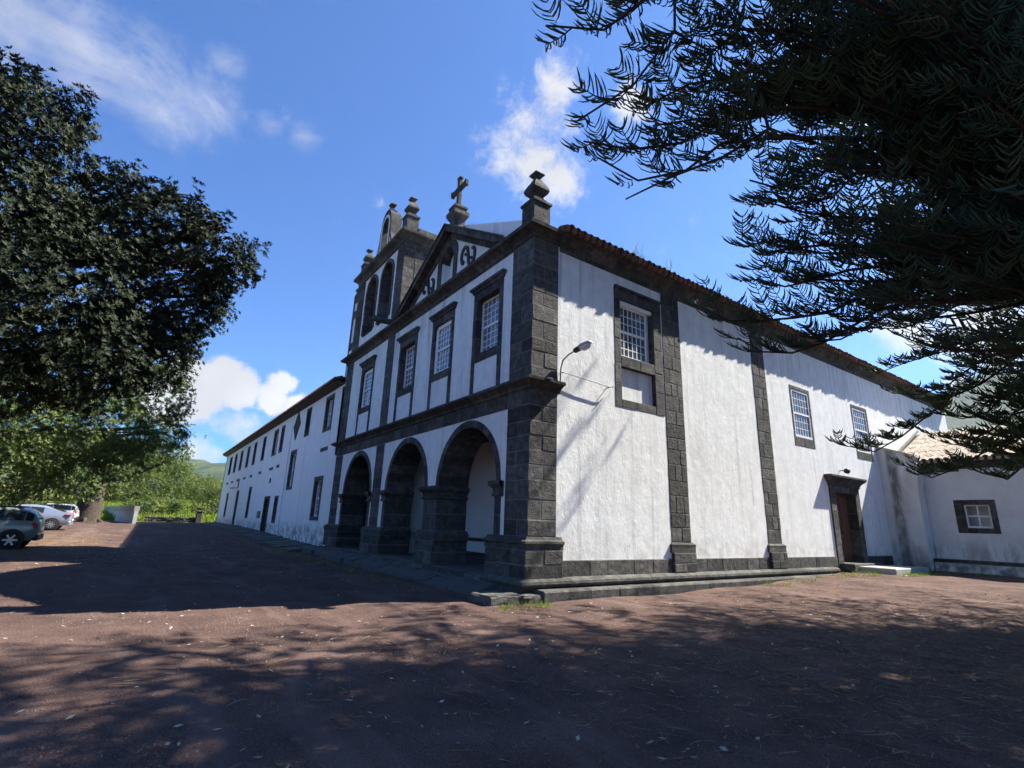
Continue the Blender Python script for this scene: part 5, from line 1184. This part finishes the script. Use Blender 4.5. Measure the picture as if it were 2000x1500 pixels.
# the rest of both trees, mostly above and beyond the picture: whorls up the stem
def project(p):
    v = np.asarray(p)-CAM; z = v@_f; return (1000+F_PX*(v@_r)/z, 750-F_PX*(v@_u)/z) if z > .2 else (9e9, 9e9)
EDGE = np.array([(-900, 1500), (0, 1440), (120, 1400), (240, 1360), (330, 1500), (600, 1510), (680, 1640), (760, 1900), (900, 1980), (1600, 2060)])
def whorls(T, zs, rad, C, parent, nb, rng, kw, keepout=True, bump=.75):
    for i, z in enumerate(zs):
        for k in range(nb):
            az = 2*math.pi*(k+.37*i)/nb+rng.uniform(-.2, .2); L_ = rad(z)*rng.uniform(.85, 1.1)*(1+bump*math.exp(-((math.degrees(az) % 360-55)/48)**2)*math.exp(-((z-11)/5.5)**2))
            e = np.array([math.cos(az), math.sin(az), 0]); 
            for _ in range(12):
                tip = on(T, z)+e*L_+np.array([0, 0, .1*L_-.35]); ok = True
                if keepout:
                    for f in (.55, .8, 1.0, 1.12):
                        px, py = project(on(T, z)+(tip-on(T, z))*f)
                        if -250 < px < 2100 and -300 < py < 1500 and px < np.interp(py, EDGE[:, 0], EDGE[:, 1])+60: ok = False
                if ok and np.linalg.norm(tip-CAM) < 7.0:
                    px, py = project(tip); ok = not (-200 < px < 2300 and -300 < py < 1500)
                if ok: break
                L_ *= .86
            if L_ < .8: continue
            w_ = kw
            if z > 11: w_ = HIGH
            else:
                for f in (.35, .55, .8, 1.0):
                    q = on(T, z)+(tip-on(T, z))*f; px, py = project(q)
                    if -100 < px < 2250 and -250 < py < 1500 and np.linalg.norm(q-CAM) < 11: w_ = FINE
            r_ = on(T, z+.1); mid = r_*.5+tip*.5+np.array([0, 0, -.30]); pine_limb(parent, [r_, mid, r_*.12+tip*.88+np.array([0, 0, -.2]), tip], rng, C, **w_)
LOW = dict(start=.18, spacing=.30, slen=(1.3, .55), dens=.24, cr=.022, clen=.42, seg=2)
HIGH = dict(start=.15, spacing=.27, slen=(1.4, .6), dens=.17, cr=.042, clen=.5, seg=2); FINE = dict(start=.25, spacing=.26, slen=(1.0, .45), dens=.55, cr=.0105, clen=.33, seg=2)
whorls(T1, np.arange(4.2, 27, .9), lambda z: .8+7.5*(1-(z-3)/25.5)**.8, C1, P1, 8, rP, LOW)
whorls(T2, np.arange(3.6, 20, 1.05), lambda z: .8+6.6*(1-(z-3)/18.5), C2, P2, 7, rP, LOW, bump=.35)
for az, z in ((80, 16.4), (85, 17.1), (77, 15.2)):   # long upper limbs that throw streaks on the church wall
    e = np.array([math.cos(math.radians(az)), math.sin(math.radians(az)), 0]); r_ = on(T2, z); tip = r_+e*6.9+np.array([0, 0, .3])
    pine_limb(P2, [r_, r_*.5+tip*.5+np.array([0, 0, -.2]), tip], rP, C2, start=.25, spacing=.26, slen=(.75, .35), dens=.3, cr=.022, clen=.36, seg=2)
C1.obj('crown', CORD, P1); C2.obj('crown', CORD2, P2); C1.dead.obj('dead_foliage', DEAD, P1); C2.dead.obj('dead_foliage', DEAD, P2)
print('pine cords verts', C1.n, C2.n)

# ------------------------------------------------------------------ litter and weeds
rL = np.random.default_rng(3)
L1 = Cords(); n = 3600
x = np.concatenate([rL.normal(1.8, 2.6, n), rL.uniform(-7, 14, n//4)]); y = np.concatenate([rL.normal(-6.3, 1.6, n), rL.uniform(-9, -.8, n//4)])
k = (y < -.9) & (y > -9.3); x, y = x[k], y[k]; n = len(x); a = rL.uniform(0, 2*math.pi, n); b = a+rL.normal(0, .9, n)
P = np.stack([x, y, np.array([gz(p, q) for p, q in zip(x, y)])+.022], -1)
D0 = np.stack([np.cos(a), np.sin(a), rL.normal(.02, .06, n)], -1); D1 = np.stack([np.cos(b), np.sin(b), rL.normal(-.02, .06, n)], -1)
L1.add(P, D0, D1, rL.uniform(.06, .34, n)*rL.uniform(.5, 1.0, n), rL.uniform(.002, .0055, n), rL, 5)
tag(L1.obj('fallen_twigs', DEAD, None), 'brown curled pine cords fallen over the cinder ground', 'litter', kind='stuff')
n = 900; x = np.concatenate([rL.uniform(-9.5, 8, n//3), rL.normal(-4.5, 3.0, n-n//3)]); y = np.concatenate([rL.uniform(-9, 0, n//3), rL.uniform(-9, 14, n-n//3)]); k = ~((x > -1.6) & (y > -.6)); x, y = x[k], y[k]; n = len(x)
n2 = 1500; x2 = rL.uniform(-10, -1.8, n2); y2 = rL.uniform(9, 34, n2); x = np.concatenate([x, x2]); y = np.concatenate([y, y2]); n = len(x)
P = np.stack([x, y, np.array([gz(p, q) for p, q in zip(x, y)])+.024], -1); a = rL.uniform(0, 2*math.pi, n); l_ = rL.uniform(.018, .045, n)
dx = np.stack([np.cos(a), np.sin(a), rL.normal(0, .2, n)], -1)*l_[:, None]; dy = np.stack([-np.sin(a), np.cos(a), rL.normal(.1, .2, n)], -1)*l_[:, None]*.45
V = np.concatenate([P-dx, P+dy, P+dx, P-dy]); ii = np.arange(n)
tag(obj('fallen_leaves', mesh_np('fallen_leaves', V, np.stack([ii, ii+n, ii+2*n, ii+3*n], -1), DRYLEAF)), 'small pale dry leaves strewn over the cinder ground', 'litter', kind='stuff')
# loose cinders: small stones that catch the light
n = 26000; u = rL.random(n); ang = YAW+rL.uniform(-.95, .95, n); dist = 3.2+u**2*17; x = CAM[0]+np.cos(ang)*dist; y = CAM[1]+np.sin(ang)*dist
k = ~((x > -1.5) & (y > -.6)); x, y, dist = x[k], y[k], dist[k]; n = len(x); P = np.stack([x, y, np.array([gz(p, q) for p, q in zip(x, y)])+.004], -1)
r_ = (rL.uniform(.003, .009, n)*(1+.06*dist))[:, None]; tet = np.array([(1, 0, -.3), (-.5, .87, -.3), (-.5, -.87, -.3), (0, 0, 1)])
V = (P[:, None]+r_[:, None]*(tet[None]+rL.normal(0, .3, (n, 4, 3)))).reshape(-1, 3); f = np.array([(0, 1, 3), (1, 2, 3), (2, 0, 3)]); Fs = (f[None]+(np.arange(n)*4)[:, None, None]).reshape(-1, 3)
tag(obj('loose_cinders', mesh_np('loose_cinders', V, Fs, M('cinder_grain', [(.05, .035, .032), (.13, .09, .08), (.24, .18, .155)], 23, 2, .95, spec=.1))), 'loose reddish cinder grains scattered over the yard', 'gravel', kind='stuff')
# grass along the foot of the buildings
spots = []
for (x0, x1, y0, y1, m) in ((8.5, 15.0, -1.5, -.55, 500), (14.6, 19.8, -2.4, -1.8, 420), (-1.75, -1.25, 2.0, 17.5, 520), (-2.2, -1.3, 14, 18, 260), (-1.2, .2, -1.0, -.5, 220), (19.0, 20.4, -9, -1.4, 300), (-1.7, -1.3, 18, 50, 400)):
    cx = rL.uniform(x0, x1, m//14+1); cy = rL.uniform(y0, y1, m//14+1); q = rL.integers(0, len(cx), m); spots.append(np.stack([cx[q]+rL.normal(0, .09, m), cy[q]+rL.normal(0, .07, m)], -1))
XY = np.concatenate(spots); n = len(XY); P = np.stack([XY[:, 0], XY[:, 1], np.array([gz(*p) for p in XY])], -1); a = rL.uniform(0, math.pi, n); w = np.stack([np.cos(a), np.sin(a), 0*a], -1)*.008
tip = P+np.stack([rL.normal(0, .05, n), rL.normal(0, .05, n), rL.uniform(.04, .14, n)], -1)
V = np.concatenate([P-w, P+w, tip]); ii = np.arange(n)
tag(obj('grass_tufts', mesh_np('grass_tufts', V, np.stack([ii, ii+n, ii+2*n], -1), GRASSM)), 'small green grass tufts along the foot of the walls', 'grass', kind='stuff')
# weeds on the roof edge
for i, x in enumerate((3.6, 3.95, 5.2)):
    w = Cords(); m = 9; P = np.tile([x, -.30, 9.48], (m, 1))+rL.normal(0, .03, (m, 3)); D0 = np.stack([rL.normal(0, .3, m), rL.normal(0, .3, m), np.ones(m)], -1); D1 = np.stack([rL.normal(0, .6, m), rL.normal(0, .6, m), np.ones(m)*.8], -1)
    w.add(P, nrmz(D0), nrmz(D1), rL.uniform(.2, .62, m), np.full(m, .006), rL, 4)
    tag(w.obj('roof_weed', GRASSM, None), ('tallest thin weed sprouting from the roof tiles', 'second thin weed close to the tallest one on the roof tiles', 'lone thin weed on the roof tiles toward the pine')[i], 'weed', 'weeds on the roof')
# ------------------------------------------------------------------ hazy air over the far hills
hz = bpy.data.materials.new('air'); hz.use_nodes = True; nt = hz.node_tree; nt.nodes.clear()
o_ = nt.nodes.new('ShaderNodeOutputMaterial'); pv_ = nt.nodes.new('ShaderNodeVolumePrincipled'); nt.links.new(pv_.outputs[0], o_.inputs['Volume'])
pv_.inputs['Color'].default_value = (.80, .90, 1.0, 1); pv_.inputs['Density'].default_value = .00006; pv_.inputs['Anisotropy'].default_value = .3
mb = MB(); mb.box(-2700, 2700, -2700, 2750, -60, 760); tag(mb.obj('haze', hz), kind='stuff')
